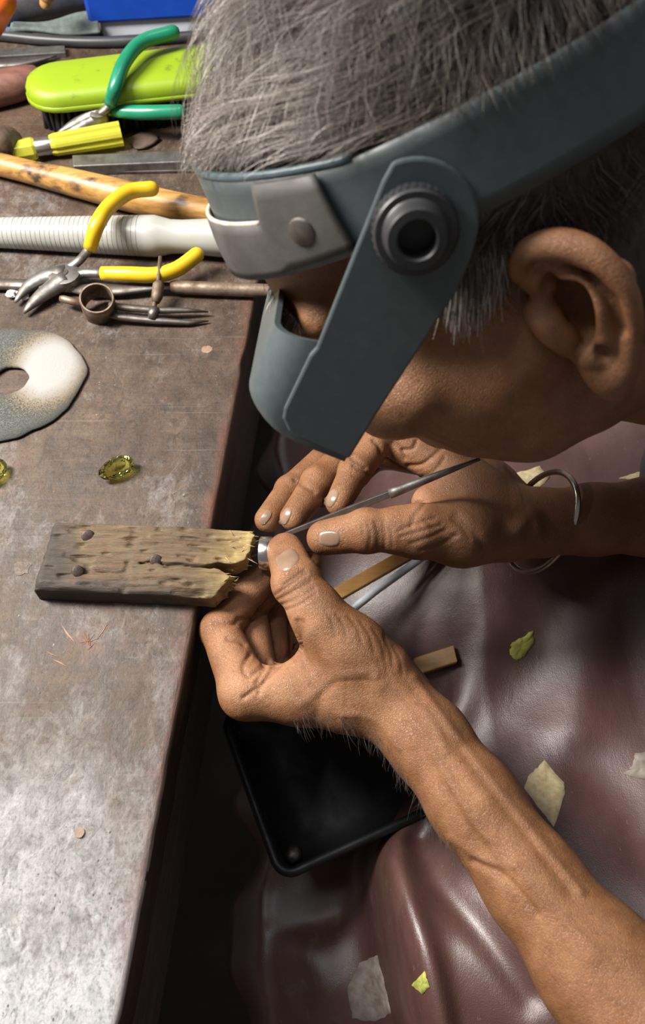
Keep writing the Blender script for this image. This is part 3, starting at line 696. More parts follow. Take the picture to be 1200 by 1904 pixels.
st = thing('burnisher', P(250, 535), 'long round steel tool with a flattened blade lying under the yellow pliers', 'hand tool')
sz = 5
obj('shank', tube([P(318, 533, 6), P(325, 533, 6), P(330, 534, 6), P(505, 541, 6)], [3.6, 4.4, 4.7, 4.7], 16), M['rust_steel'], st, autos=40)
obj('blade', tube([P(135, 537, 4), P(170, 540, 4), P(225, 538, 5), P(285, 532, 6), P(322, 533, 6)], [3.5, 6.2, 5.8, 4.4, 3.6], 12, flat=.45), M['dark_steel'], st)
obj('tang', tube([P(-60, 527, 4), P(60, 530, 4), P(140, 536, 4)], [5.2, 5.0, 4.4], 8, flat=.6), M['dark_steel'], st)
hm = tag(obj('hammer_handle', tube([P(-90, 285, 11), P(0, 306, 11), P(60, 321, 11), P(150, 343, 12), P(260, 370, 12), P(350, 388, 11), P(432, 402, 10)], [8.2, 8.8, 9.0, 10.6, 11.2, 10.4, 9.4], 18, n=30, dome=3), M['hammer']), 'scorched yellow-brown wooden hammer handle lying behind the white mandrel', 'wooden stick')  # built as the loose handle of a hammer

# ------------------------------------------------------------------ far tools, left to right behind
def slab_px(pts, h0, h1): return prism([tuple(P(x, y, h1)[:2]) for x, y in pts], h0, h1)
tag(obj('steel_bar', slab_px([(134, 288), (420, 276), (424, 297), (136, 309)], 0, 9), M['steel'], None, False, .8), 'flat grey steel bar behind the wooden hammer handle, partly under the hair', 'steel bar')
tag(obj('steel_strip', slab_px([(120, 312), (410, 308), (412, 316), (122, 321)], 0, 2.5), M['dark_steel'], None, False, .5), 'thin dull steel strip in front of the flat steel bar', 'steel strip')
sd = thing('screwdriver_handle', P(125, 268), 'clear yellow plastic screwdriver handle with a steel ferrule', 'screwdriver')
s0, s1 = P(20, 283, 9), P(226, 248, 10)
def sp(t): return s0+(s1-s0)*t
obj('end_cap', tube([sp(0), sp(.02), sp(.2), sp(.23)], [5.5, 8.6, 8.8, 7.5], 8), M['acetate'], sd, False, .5)
obj('ferrule', tube([sp(.21), sp(.22), sp(.50), sp(.51)], [6.8, 7.3, 7.3, 6.8], 24), M['bright_steel'], sd, autos=40)
v, f = tube([sp(.36), sp(.40), sp(.9), sp(1.0)], [7.9, 8.9, 9.8, 9.8], 24)
v = v.reshape(4, 24, 3); cen = v.mean(1, keepdims=True); v = (cen+(v-cen)*np.where(np.arange(24) % 4 == 0, .84, 1.0)[None, :, None]).reshape(-1, 3)
obj('grip', (v, f), M['acetate'], sd, False, .3)
sd2 = M['lime']
br = thing('scrub_brush', P(200, 190), 'lime green plastic brush with black bristles under the green nippers', 'brush')
def capsule_poly(a, b, ra, rb, n=12):
    a, b = np.asarray(a[:2]), np.asarray(b[:2]); d = (b-a)/np.linalg.norm(b-a); an = math.atan2(d[1], d[0]); pts = []
    for k in range(n+1): t = an+math.pi/2+math.pi*k/n; pts.append(a+ra*np.array([math.cos(t), math.sin(t)]))
    for k in range(n+1): t = an-math.pi/2+math.pi*k/n; pts.append(b+rb*np.array([math.cos(t), math.sin(t)]))
    return pts
ba, bb = P(108, 143, 40), P(420, 108, 40)
def stack(polys):
    n = len(polys[0][0]); v = []; f = []
    for pl, z in polys: v += [(q[0], q[1], z) for q in pl]
    for i in range(len(polys)-1): f += [(i*n+k, i*n+(k+1) % n, (i+1)*n+(k+1) % n, (i+1)*n+k) for k in range(n)]
    f += [tuple(range(n))[::-1], tuple((len(polys)-1)*n+k for k in range(n))]; return np.array(v, float), f
def cap_st(spec): return stack([(capsule_poly(ba, bb, r, r+3), z) for r, z in spec])
obj('body', cap_st([(24.5, 25), (26.8, 26), (28, 29), (27.5, 35), (25.5, 39), (21, 41), (10, 41.4)]), M['lime_dirt'], br, True)
obj('rim', cap_st([(27.2, 26), (28.6, 26.6), (28.6, 30), (27.6, 30.6)]), M['lime'], br)
bd = (bb-ba)[:2]/np.linalg.norm((bb-ba)[:2]); bn = np.array([-bd[1], bd[0]]); tuf = []
tv, tf = tube([(0, 0, 0), (0, 0, 12), (0, 0, 26)], [2.3, 2.0, 1.5], 6)
for i in range(24):
    for j in range(-4, 5):
        q = ba[:2]+bd*(i*5.2-18)+bn*(j*5.2+(i % 2)*2.0)
        if i < 3 and abs(j) > 1+i: continue
        lean = RNG.normal(0, 1.2, 2); w = tv.copy(); w[:, 0] += q[0]+(21-w[:, 2])/21*lean[0]*2; w[:, 1] += q[1]+(21-w[:, 2])/21*lean[1]*2; tuf.append((w, tf))
tag(obj('bristles', join(*tuf), M['bristle'], br), 'black bristle tufts', kind='stuff')
hb = thing('wooden_brush_handle', P(10, 170), 'reddish-brown wooden handle end at the left edge beside the lime brush', 'handle')
obj('grip', tube([P(-120, 186, 13), P(-40, 174, 13), P(20, 160, 13), P(58, 150, 13)], [13, 13.5, 13.8, 12.5], 18, n=14, dome=1), M['pinkwood'], hb)
obj('ferrule', tube([P(-60, 140, 18), P(10, 131, 18), P(62, 127, 18)], [2.6, 2.6, 2.2], 10), M['bright_steel'], hb)
tag(obj('power_cable', tube([P(-80, 62, 5), P(0, 66, 5), P(80, 74, 5), P(170, 78, 5), P(260, 75, 5), P(420, 62, 5)], 4.6, 14, n=36), M['cable']), 'black power cable running along the back of the bench', 'cable')
tag(obj('steel_plate', slab_px([(-60, 92), (120, 84), (122, 97), (-60, 108)], 0, 5), M['steel'], None, False, .6), 'narrow steel plate below the black cable', 'steel plate')
tag(obj('steel_file', tube([P(-60, 120, 4), P(20, 119, 4), P(60, 113, 4), P(105, 103, 4)], [7, 7, 5, 1.2], 8, n=12, flat=.45), M['dark_steel']), 'dull flat file with pointed tip left of the lime brush', 'file')
bx = thing('blue_case', P(270, 50), 'blue plastic case on a white base at the back of the bench', 'case')
obj('base', slab_px([(186, 41), (176, 6), (420, -10), (430, 26)], 0, 14), M['white'], bx, False, 1.2)
obj('lid', slab_px([(150, -24), (140, -90), (420, -110), (430, -40)], 14, 46), M['blue'], bx, False, 3)
def cloth():
    v, f = [], []; nx, ny = 26, 10
    a, b, c, d = P(12, 66, 6), P(188, 66, 8), P(180, 30, 16), P(30, 48, 14)
    for side in (1, 0):
        for i in range(nx):
            for j in range(ny):
                s, t = i/(nx-1), j/(ny-1); p = (a*(1-s)+b*s)*(1-t)+(d*(1-s)+c*s)*t
                w = 1.6*math.sin(7*s+2*t)+1.2*math.sin(11*t+3*s); v.append(p+[0, 0, w+side*3.0])
    n = nx*ny
    for o_ in (0, n):
        for i in range(nx-1):
            for j in range(ny-1):
                q = (o_+i*ny+j, o_+(i+1)*ny+j, o_+(i+1)*ny+j+1, o_+i*ny+j+1); f.append(q if o_ == 0 else q[::-1])
    bd_ = [i*ny for i in range(nx)]+[(nx-1)*ny+j for j in range(1, ny)]+[i*ny+ny-1 for i in range(nx-2, -1, -1)]+[j for j in range(ny-2, 0, -1)]
    f += [(bd_[k], n+bd_[k], n+bd_[(k+1) % len(bd_)], bd_[(k+1) % len(bd_)]) for k in range(len(bd_))]
    return np.array(v), f
cl = thing('folded_pouch', P(100, 66), 'grey-green folded cloth pouch with a blue lining corner', 'pouch')
obj('flap', cloth(), M['cloth'], cl)
obj('lining', slab_px([(4, 66), (12, 48), (62, 60), (60, 67)], 2, 7), M['cloth_blue'], cl, False, .8)
tag(obj('leather_roll', tube([P(-70, 14, 20), P(20, 6, 20), P(90, -4, 20), P(150, -10, 18)], [19, 19, 18, 15], 20, n=14, dome=1), M['pouch']), 'dark rolled leather case in the far left corner', 'leather roll')
oh = thing('orange_tool_handle', P(0, 40, 0), 'orange tool handle standing at the far left corner', 'handle')
obj('grip', tube([P(-34, 80, 46), P(-10, 30, 62), P(4, 0, 84)], [9, 11, 11], 16, n=10, dome=1), M['orange'], oh)
tag(obj('wooden_stopper', tube([P(84, 6, 42), P(86, -2, 45), P(88, -12, 50)], [5, 6, 7], 14, n=6, dome=3), M['tan']), 'small tan wooden knob resting on the dark leather roll', 'knob')
def lump(c, r, seed, sq=.6):
    rg = np.random.default_rng(seed); v = []; f = []; ns, nr = 10, 6
    for i in range(nr+1):
        th = math.pi*i/nr
        for k in range(ns):
            ph = 2*math.pi*k/ns; rr = r*(1+.22*rg.normal()*math.sin(th)); v.append((c[0]+rr*math.sin(th)*math.cos(ph), c[1]+rr*math.sin(th)*math.sin(ph), c[2]+r*sq*(1-math.cos(th)) ))
    for i in range(nr):
        for k in range(ns): f.append((i*ns+k, (i+1)*ns+k, (i+1)*ns+(k+1) % ns, i*ns+(k+1) % ns))
    return np.array(v), f
for i, (x, y, r) in enumerate(((22, 551, 3.6), (31, 545, 2.6), (48, 557, 2.6))):
    tag(obj('plaster_crumb', lump(P(x, y), r, i), M['crumb'], None, False), ['white crumb at the left plier tip, largest of three', 'small white crumb just above the largest crumb', 'white crumb lying between the two yellow-plier jaw tips'][i], 'crumb', 'white crumbs by the plier tips')
tag(obj('brown_tool_end', tube([P(-40, 268, 16), P(-4, 266, 16), P(14, 264, 14)], [17, 16, 12], 16, n=8, dome=1), M['rust_steel']), 'rounded brown tool end at the left edge above the wooden hammer handle', 'tool')  # rounded brown end, built as a hammer head
tag(obj('leather_scrap', lump(P(268, 262), 13, 9, .12), M['scrapleather'], None, True), 'flat brown leather scrap between the screwdriver handle and the steel bar', 'leather scrap')
#@@PEOPLE
# ------------------------------------------------------------------ the jeweller: one continuous body mesh, hair and clothes as children
person = thing('person', (230, 270, -780), 'man with grey hair bent over the bench, working a ring with both hands', 'person')
SKIN = []                                             # (verts, quads, palm, skin_dark, slot)

def head_mesh():
    I3 = np.eye(3)
    f = Field([-175, -110, -225], [130, 92, 142], 1.7)
    f.ell((0, 0, 44), I3, (99, 76, 90), 0)
    f.ell((42, 0, 4), I3, (50, 59, 60), 14)
    f.ell((54, 0, 52), I3, (44, 58, 42), 10)
    f.ell((-30, 0, 5), I3, (62, 66, 62), 14)
    for s in (-1, 1):
        f.cone((90, s*8, 38), (80, s*48, 38), 10, 9, 8)
        f.ell((70, s*47, -8), I3, (24, 22, 17), 12)
        f.ell((36, s*40, -30), I3, (38, 24, 32), 12); f.ell((8, s*40, -48), I3, (30, 20, 24), 14)
        f.cone((0, s*53, -42), (34, s*44, -52), 14, 13, 12); f.cone((34, s*44, -52), (70, s*10, -52), 13, 10, 10)
        f.cone((54, s*40, -20), (15, s*60, -12), 18, 13, 14)
    f.cone((96, 0, 30), (112, 0, -4), 7, 9, 8)
    for s in (-1, 1): f.ell((103, s*10, -8), I3, (10, 8, 7), 5)
    f.ell((72, 0, -32), I3, (22, 29, 20), 10); f.ell((70, 0, -50), I3, (14, 18, 12), 10)
    for s in (-1, 1):
        f.ell((103, s*32, 18), I3, (13, 16, 11), 8, sub=True); f.ell((84, s*32, 17), I3, (12.5, 15, 12), 3)
    f.cone((93, -20, -34), (93, 20, -34), 1.8, 1.8, 3, sub=True)
    f.cone((-28, 0, -15), (-72, -18, -90), 56, 52, 20); f.cone((-72, -18, -90), (-105, -38, -195), 52, 58, 20)
    f.cone((2, 0, -36), (-50, -12, -86), 44, 46, 18)
    v, q = f.mesh(); v = relax(v, q, 2, .5)
    # sagging cheek and jaw texture
    nrm = normals(v, q)
    lowf = vnoise(v, 16, 40)*.5+vnoise(v, 7, 41)*.25
    v = v+nrm*(lowf*(v[:, 2] < 20))[:, None]
    return v, q
HT = np.array([[.93, 0, .36], [0, 1, 0], [-.36, 0, .93]])
def ear_mesh():
    def E(zx, zy, L): q = HP(800+zx/3, 360+zy/3, L); return q            # pixel of the ear close-up -> head frame
    f = Field([-62, 58, -52], [34, 104, 52], .75)
    def spl(pts, rad, k):
        r_ = resample(np.c_[np.array([E(*h) for h in pts]), np.array(rad, float)], 5*len(pts)); f.chain(r_[:, :3], r_[:, 3], k)
    # backing shell
    f.chain([E(640, 420, 74), E(880, 560, 80), E(980, 780, 80), E(960, 930, 77)], [9, 8, 7.5, 8], 6)
    f.chain([E(820, 330, 76), E(1030, 480, 84), E(1100, 720, 85)], [6, 5.5, 5], 5)
    f.cone(E(800, 620, 66), E(800, 700, 66), 15, 14, 6)
    f.ell((E(800, 640, 83)), np.eye(3), (9, 12, 16), 3, sub=True)
    f.cone(E(760, 540, 82), E(830, 760, 82), 6.5, 6, 3, sub=True)
    # helix rim
    hp = [(490, 400, 76), (560, 320, 80), (700, 285, 84), (860, 320, 88), (1010, 430, 91), (1105, 580, 92), (1130, 760, 90), (1110, 920, 87), (1060, 1010, 84)]
    spl(hp, [3.6, 4.4, 5.0, 4.8, 4.2, 3.7, 3.6, 4.0, 5.5], 1.2)
    # scapha groove between helix and antihelix
    for a, b in (((600, 425, 84), (740, 450, 87)), ((880, 480, 90), (1000, 600, 92)), ((1000, 600, 92), (1060, 760, 91))): f.cone(E(*a), E(*b), 2.7, 2.5, 2.2, sub=True)
    # antihelix, antitragus, tragus, crus
    spl(((720, 400, 81), (830, 490, 85), (930, 640, 87.5), (980, 770, 86.5), (940, 880, 84), (880, 905, 81)), [2.8, 3.0, 3.0, 2.9, 3.2, 3.4], 1.6)
    f.ell(E(795, 660, 82), np.array([HT[0], HT[1], HT[2]]), (7.2, 12, 13.5), 2.2, sub=True)
    spl(((610, 640, 74), (655, 720, 78), (700, 775, 78.5), (760, 815, 78)), [5, 4.0, 3.6, 3.6], 3)
    f.cone(E(500, 430, 75), E(640, 500, 74), 4.2, 4.5, 3)
    # lobe
    f.chain([E(*h) for h in ((950, 900, 78), (1010, 1010, 79), (1030, 1060, 78))], [7, 7.0, 6.2], 5)
    f.cone(E(960, 880, 87), E(975, 900, 87), 2.4, 2.4, 3, sub=True)
    v, q = f.mesh(); return relax(v, q, 2, .5), q
hv, hq = head_mesh()
ev, eq = ear_mesh()
ev2 = ev*[1, -1, 1]; eq2 = eq[:, ::-1]
earhole = np.zeros(len(hv))
def zero(n): return np.zeros(n)
hw = HW(hv)
hw, hvis, hx, hy = carve(hw, hq, [([(722, 742), (780, 790), (850, 822), (930, 840)], 4, .5), ([(730, 765), (790, 806), (860, 838)], 3, .5), ([(930, 790), (965, 765), (985, 760)], 3, .5), ([(880, 830), (960, 846)], 4, .4)])
un = hv
# scalp faces: above the hairline
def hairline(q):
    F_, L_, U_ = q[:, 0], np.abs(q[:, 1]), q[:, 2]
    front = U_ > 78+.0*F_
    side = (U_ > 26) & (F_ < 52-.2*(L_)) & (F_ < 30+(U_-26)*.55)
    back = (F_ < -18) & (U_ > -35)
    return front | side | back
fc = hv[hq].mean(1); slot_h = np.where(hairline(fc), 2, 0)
SKIN.append((hw, hq, zero(len(hw)), .5*np.clip(vnoise(hv, 22, 44)-.1, 0, 1), slot_h))
SKIN.append((HW(ev), eq, zero(len(ev)), zero(len(ev))+.12, np.zeros(len(eq), int)))
SKIN.append((HW(ev2), eq2, zero(len(ev2)), zero(len(ev2)), np.zeros(len(eq2), int)))

# ---- hands
def hand(palm_fn, fingers, lo, hi, vox, kf, arm_fn=None):
    base = Field(lo, hi, vox); palm_fn(base)
    out = base.a.copy()
    parts = []
    for pts, rad, k in fingers:
        g = base.sub_field(pts, max(rad)+k+8); g.chain(pts, rad, 2.0)
        for i in range(1, len(pts)-1): g.ell(pts[i], np.eye(3), (rad[i]*1.05,)*3, 2.5)
        bl = smin(base.a[g.S], g.a, k); out[g.S] = smin(out[g.S], bl, 1.2)
    base.a = out
    return base.mesh()
def PX(*pts): return [P(*p) for p in pts]
# left hand: seen from the thumb side, fingers curled round below the pin
def left_palm(f):
    f.chain(PX((458, 1287, -4), (560, 1292, -4), (650, 1298, -4), (735, 1312, -6)), [13.5, 14.0, 16.5, 19.5], 8)
    f.chain(PX((470, 1280, -22), (600, 1290, -24), (740, 1318, -24)), [13.5, 15, 19], 8)
    f.chain(PX((492, 1275, -40), (620, 1290, -40), (745, 1322, -38)), [12.5, 15, 18], 8)
    f.chain(PX((520, 1268, -54), (640, 1280, -50)), [11, 14], 8)
    f.chain(PX((705, 1255, 4), (650, 1205, 12), (602, 1160, 19)), [18.5, 16.5, 14.0], 9)                 # thenar
    f.chain(PX((612, 1200, 8), (588, 1248, 0), (545, 1288, -4)), [11, 11, 9.5], 7)                        # web
    f.cone(P(645, 1255, 2), P(608, 1274, 0), 16, 12, 7)
    f.chain(PX((735, 1312, -6), (795, 1375, -1), (882, 1492, 1), (990, 1640, 3), (1115, 1800, 6), (1262, 1960, 10)), [19.5, 20, 21, 21.5, 26, 33], 8)
    f.chain(PX((745, 1322, -36), (800, 1382, -32), (885, 1500, -30), (992, 1650, -28), (1118, 1806, -26), (1262, 1965, -22)), [18, 19, 20.5, 22, 26, 33], 10)
LF = [(PX((458, 1287, -4), (410, 1172, -11), (464, 1098, -14), (546, 1026, -6)), [13.2, 10.8, 9.2, 7.6], 6),
      (PX((476, 1278, -22), (462, 1130, -31), (512, 1082, -28), (574, 1050, -16)), [12.5, 10.5, 9, 8.0], 5),
      (PX((502, 1272, -40), (502, 1138, -49), (540, 1095, -44), (566, 1082, -34)), [12, 10, 8.6, 7.6], 5),
      (PX((530, 1262, -54), (536, 1160, -62), (560, 1120, -56), (570, 1105, -48)), [10.5, 8.6, 7.6, 6.8], 5),
      (PX((602, 1160, 19), (582, 1127, 22), (552, 1083, 23), (531, 1025, 14)), [14.0, 12.8, 12.6, 10.2], 7)]
lo = np.min([P(370, 1000, -30), P(1150, 1904, -60), P(380, 1340, -80)], 0); 
lv, lq = hand(left_palm, LF, [-75, -48, -82], [184, 260, 54], .95, None)
def z1(pts): return [(360+.35*x, 960+.35*y) for x, y in pts]
thumb_w = [z1(p) for p in ([(412, 432), (500, 372), (600, 300)], [(420, 455), (520, 405), (625, 345)], [(440, 480), (540, 440), (640, 385)], [(475, 500), (560, 470), (650, 410)], [(480, 362), (540, 320), (590, 285)])]
fold_w = [z1(p) for p in ([(760, 520), (800, 580), (815, 660)], [(825, 535), (875, 600), (895, 680)], [(890, 560), (940, 640), (960, 720)], [(955, 600), (1000, 670), (1015, 760)], [(1010, 640), (1050, 720), (1060, 800)], [(1060, 690), (1100, 760), (1110, 840)], [(700, 500), (740, 560), (750, 640)])]
palm_w = [z1(p) for p in ([(545, 690), (450, 800), (350, 900), (265, 965)], [(300, 735), (262, 800), (300, 850), (370, 790)], [(395, 770), (335, 885)], [(470, 745), (400, 830), (345, 940)], [(545, 560), (555, 660), (545, 760)], [(110, 570), (170, 575), (225, 570)], [(180, 650), (240, 660), (270, 680)], [(340, 540), (430, 480)], [(240, 545), (310, 545)])]
veins = [[(560, 1310), (605, 1275), (640, 1255), (700, 1250)], [(700, 1262), (760, 1330), (822, 1420), (862, 1500), (905, 1560)], [(770, 1262), (835, 1350), (905, 1440), (985, 1540), (1080, 1660)], [(640, 1330), (700, 1340), (742, 1390)], [(830, 1400), (815, 1360), (790, 1320)], [(960, 1610), (1040, 1700), (1140, 1800)], [(840, 1560), (900, 1600), (960, 1612)]]
lv, lvis, lx, ly = carve(lv, lq, [(p, 3.0, .6) for p in thumb_w]+[(p, 3.5, .32) for p in fold_w]+[(p, 4.5, 1.1) for p in palm_w]+[(veins[0], 9, -.6)]+[(p, 9, -1.0) for p in veins[1:3]]+[(p, 8, -.6) for p in veins[3:]]+[([(820, 1400), (900, 1510), (1000, 1640), (1100, 1770)], 26, -1.4), ([(860, 1390), (960, 1520), (1060, 1650)], 12, .9), ([(780, 1400), (850, 1500), (930, 1620)], 14, .8)]
    + [([(880, 1602), (930, 1625), (965, 1655), (1000, 1700)], 7, 1.2), ([(560, 1160), (555, 1200), (575, 1240)], 9, 1.6), ([(590, 1330), (600, 1290), (625, 1265)], 10, .7), ([(720, 1290), (800, 1390), (880, 1480)], 12, .8)])
def paint(x, y, vis, lines):
    t = np.zeros(len(x))
    for poly, w, s in lines: t = np.maximum(t, s*np.exp(-(seg_dist(x, y, poly)/w)**2))
    return t*vis
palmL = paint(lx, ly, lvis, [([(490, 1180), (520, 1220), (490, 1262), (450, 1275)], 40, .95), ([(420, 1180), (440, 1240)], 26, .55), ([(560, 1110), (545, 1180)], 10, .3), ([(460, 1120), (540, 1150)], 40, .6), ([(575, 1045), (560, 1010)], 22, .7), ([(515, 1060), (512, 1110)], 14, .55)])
darkL = paint(lx, ly, lvis, [(p, 2.6, .55) for p in thumb_w]+[(p, 3, .4) for p in fold_w]+[(p, 3.0, .3) for p in palm_w]+[(p, 8, .22) for p in veins]+[([(600, 1120), (560, 1090)], 26, .35), ([(720, 1180), (780, 1250), (850, 1350)], 20, .35), ([(560, 1170), (565, 1230)], 10, .35), ([(560, 1335), (660, 1340), (740, 1440)], 18, .25)])  # darker along creases, veins and the edges of the arm
SKIN.append((lv, lq, palmL, darkL, np.zeros(len(lq), int)))
# right hand: holding the graver between thumb and fingertips
def right_palm(f):
    f.chain(PX((838, 872, 14), (880, 920, 10), (960, 970, 4)), [14, 17, 19], 9)
    f.chain(PX((846, 858, -4), (900, 910, -6), (965, 965, -12)), [14, 17, 18], 9)
    f.chain(PX((846, 850, -22), (910, 905, -26), (975, 962, -26)), [13, 16, 17], 9)
    f.cone(P(850, 850, -38), P(930, 910, -38), 11, 14, 9)
    f.chain(PX((935, 985, 6), (860, 990, 16), (775, 988, 26)), [18, 17.5, 13.8], 9)                  # thenar
    f.chain(PX((800, 935, 14), (850, 920, 12), (880, 950, 10)), [10, 14, 16], 9)
    f.chain(PX((965, 972, 0), (1010, 972, 0), (1100, 966, -2), (1210, 962, -6), (1330, 960, -14)), [19, 18.5, 20, 22, 26], 8)
    f.chain(PX((970, 968, -24), (1010, 968, -24), (1100, 962, -26), (1210, 958, -30), (1330, 955, -36)), [17, 17, 20, 23, 26], 8)
RF = [(PX((838, 872, 14), (712, 806, 22), (660, 876, 24), (630, 935, 24)), [13.2, 10.4, 9.0, 7.4], 6),
      (PX((846, 858, -4), (668, 830, 2), (592, 898, 10), (546, 962, 16)), [12.8, 10.6, 9.8, 7.8], 5),
      (PX((846, 850, -22), (632, 830, -16), (540, 912, -4), (498, 966, 6)), [12, 10, 9, 7.6], 5),
      (PX((850, 850, -38), (700, 850, -38), (640, 905, -30), (600, 925, -22)), [10.5, 8.6, 7.6, 6.6], 5),
      (PX((775, 988, 26), (735, 986, 28), (682, 987, 28), (603, 1000, 22)), [13.8, 11.8, 11.6, 9.6], 7)]
rv, rq = hand(right_palm, RF, [-45, 192, -68], [210, 345, 52], .95, None)
def z2(pts): return [(460+.3667*x, 760+.3667*y) for x, y in pts]
rw = [z2(p) for p in ([(610, 580), (625, 640), (615, 705)], [(650, 570), (665, 640), (660, 710)], [(690, 560), (700, 640), (695, 705)], [(725, 590), (735, 650), (735, 700)], [(580, 585), (590, 640)])]
rw2 = [z2(p) for p in ([(770, 620), (860, 580), (950, 555)], [(780, 650), (880, 620), (980, 590)], [(830, 685), (930, 650), (1010, 610)], [(880, 720), (980, 690), (1060, 640)], [(830, 600), (850, 540), (900, 480)], [(900, 560), (960, 610), (1060, 650)], [(1040, 560), (1090, 600), (1130, 660)])]
rw3 = [z2(p) for p in ([(640, 160), (668, 190), (680, 232)], [(790, 210), (840, 200), (860, 165)], [(810, 290), (890, 280), (985, 200)], [(740, 170), (780, 200), (800, 250)], [(530, 250), (600, 300)], [(540, 290), (620, 340)], [(830, 370), (940, 320), (1000, 250)], [(240, 360), (340, 420)])]
rv, rvis, rx, ry = carve(rv, rq, [(p, 3.0, .35) for p in rw]+[(p, 4.0, .5) for p in rw2]+[(p, 4.0, 1.1) for p in rw3]+[([(850, 960), (890, 1000), (905, 1030)], 9, 1.0), ([(960, 985), (990, 960), (1000, 990)], 16, -2.2)])
palmR = paint(rx, ry, rvis, [([(700, 830), (800, 850)], 30, .45), ([(740, 900), (780, 930)], 30, .8), ([(625, 930), (620, 950)], 16, .45), ([(545, 970), (500, 975)], 20, .5), ([(600, 1000), (640, 960), (720, 955)], 14, .3), ([(770, 870), (810, 840)], 26, .55)])
darkR = paint(rx, ry, rvis, [(p, 2.6, .4) for p in rw]+[(p, 3.0, .5) for p in rw2]+[(p, 2.8, .6) for p in rw3]+[([(880, 870), (930, 940), (1000, 980), (1200, 970)], 70, .55), ([(780, 1010), (900, 1010)], 30, .5), ([(700, 985), (730, 985)], 18, .3)])  # also darkens wrist, forearm and thenar: the head's shade put into skin colour
SKIN.append((rv, rq, palmR, darkR, np.zeros(len(rq), int)))
# ---- trunk, coarse, under the clothes
tf_ = Field([60, -170, -330], [480, 560, 130], 6)
def trunk(f, g):
    f.chain([(285, 275, 40), (330, 272, -90), (365, 270, -250)], [82+g, 112+g, 125+g], 30, ((0, 1, 0), 1.25))
    f.chain([(285, 275, 50), (300, 120, 30), (262, 10, -20), (205, -62, -14)], [66+g, 56+g, 46+g, 40+g], 20)
    f.chain([(285, 275, 50), (300, 430, 20), (320, 400, -40), (300, 330, -25)], [66+g, 56+g, 46+g, 36+g], 20)
    return f
trunk(tf_, -7); tf_.chain([(205, -62, -12), (176, -38, 0), P(1230, 1925, 8)], [36, 33, 27.5], 6); tf_.chain([(205, -62, -18), (176, -38, -20), P(1232, 1930, -23)], [36, 33, 27.5], 6)
tv, tq = tf_.mesh()
SKIN.append((tv, tq, zero(len(tv)), zero(len(tv)), np.zeros(len(tq), int)))

# ---- nails: thin curved plates seated on the skin, joined into the body mesh
def nail(v, q, vis, x, y, c, ang, hl, hw_, up=.35):
    m = vis & (np.abs(x-c[0]) < 80) & (np.abs(y-c[1]) < 80); vv = v[m]; nn = normals(v, q)[m]; xx, yy = x[m], y[m]
    ca, sa = math.cos(ang), math.sin(ang); ni, nj = 13, 11; top = []; nrm = []
    for i in range(ni):
        for j in range(nj):
            a, b = -1+2*i/(ni-1), -1+2*j/(nj-1)
            e = 2.8; L_ = (abs(a)**e+abs(b)**e)**(1/e); mx = max(abs(a), abs(b)); sc = mx/L_ if L_ > 0 else 1
            a2, b2 = a*sc*hl, b*sc*hw_
            px, py = c[0]+a2*ca-b2*sa, c[1]+a2*sa+b2*ca
            d = (xx-px)**2+(yy-py)**2; k = np.argsort(d)[:14]; w = 1/(d[k]+8); w /= w.sum()
            p = (vv[k]*w[:, None]).sum(0); n = (nn[k]*w[:, None]).sum(0); n /= np.linalg.norm(n)
            # slide to the exact line of sight so the outline stays clean
            r_ = ray(px, py); t = ((p-CC)@n)/(r_@n) if abs(r_@n) > .25 else ((p-CC)@r_)/(r_@r_)
            p = CC+r_*t
            top.append(p+n*(up-.75*(mx > .95))); nrm.append(n)
    top = np.array(top); I_ = np.arange(ni*nj).reshape(ni, nj)
    f_ = np.c_[I_[:-1, :-1].ravel(), I_[:-1, 1:].ravel(), I_[1:, 1:].ravel(), I_[1:, :-1].ravel()]
    n0 = np.cross(top[f_[len(f_)//2, 1]]-top[f_[len(f_)//2, 0]], top[f_[len(f_)//2, 2]]-top[f_[len(f_)//2, 0]])
    if n0@nrm[len(nrm)//2] < 0: f_ = f_[:, ::-1]
    SKIN.append((top, f_, zero(len(top)), zero(len(top)), np.ones(len(f_), int)))
nail(lv, lq, lvis, lx, ly, (535, 1041), math.radians(-38), 25, 19)
nail(rv, rq, rvis, rx, ry, (613, 1001), math.radians(2), 22, 17)
nail(rv, rq, rvis, rx, ry, (617, 927), math.radians(118), 20, 11)
nail(rv, rq, rvis, rx, ry, (532, 960), math.radians(115), 19, 9)
nail(rv, rq, rvis, rx, ry, (494, 962), math.radians(125), 17, 9)
ofs = np.cumsum([0]+[len(s[0]) for s in SKIN])
bv = np.concatenate([s[0] for s in SKIN]); bq = np.concatenate([s[1]+o for s, o in zip(SKIN, ofs)])
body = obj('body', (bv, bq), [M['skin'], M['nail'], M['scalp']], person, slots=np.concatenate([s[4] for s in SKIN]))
attr(body, 'palm', np.concatenate([s[2] for s in SKIN])); attr(body, 'skin_dark', np.concatenate([s[3] for s in SKIN]))

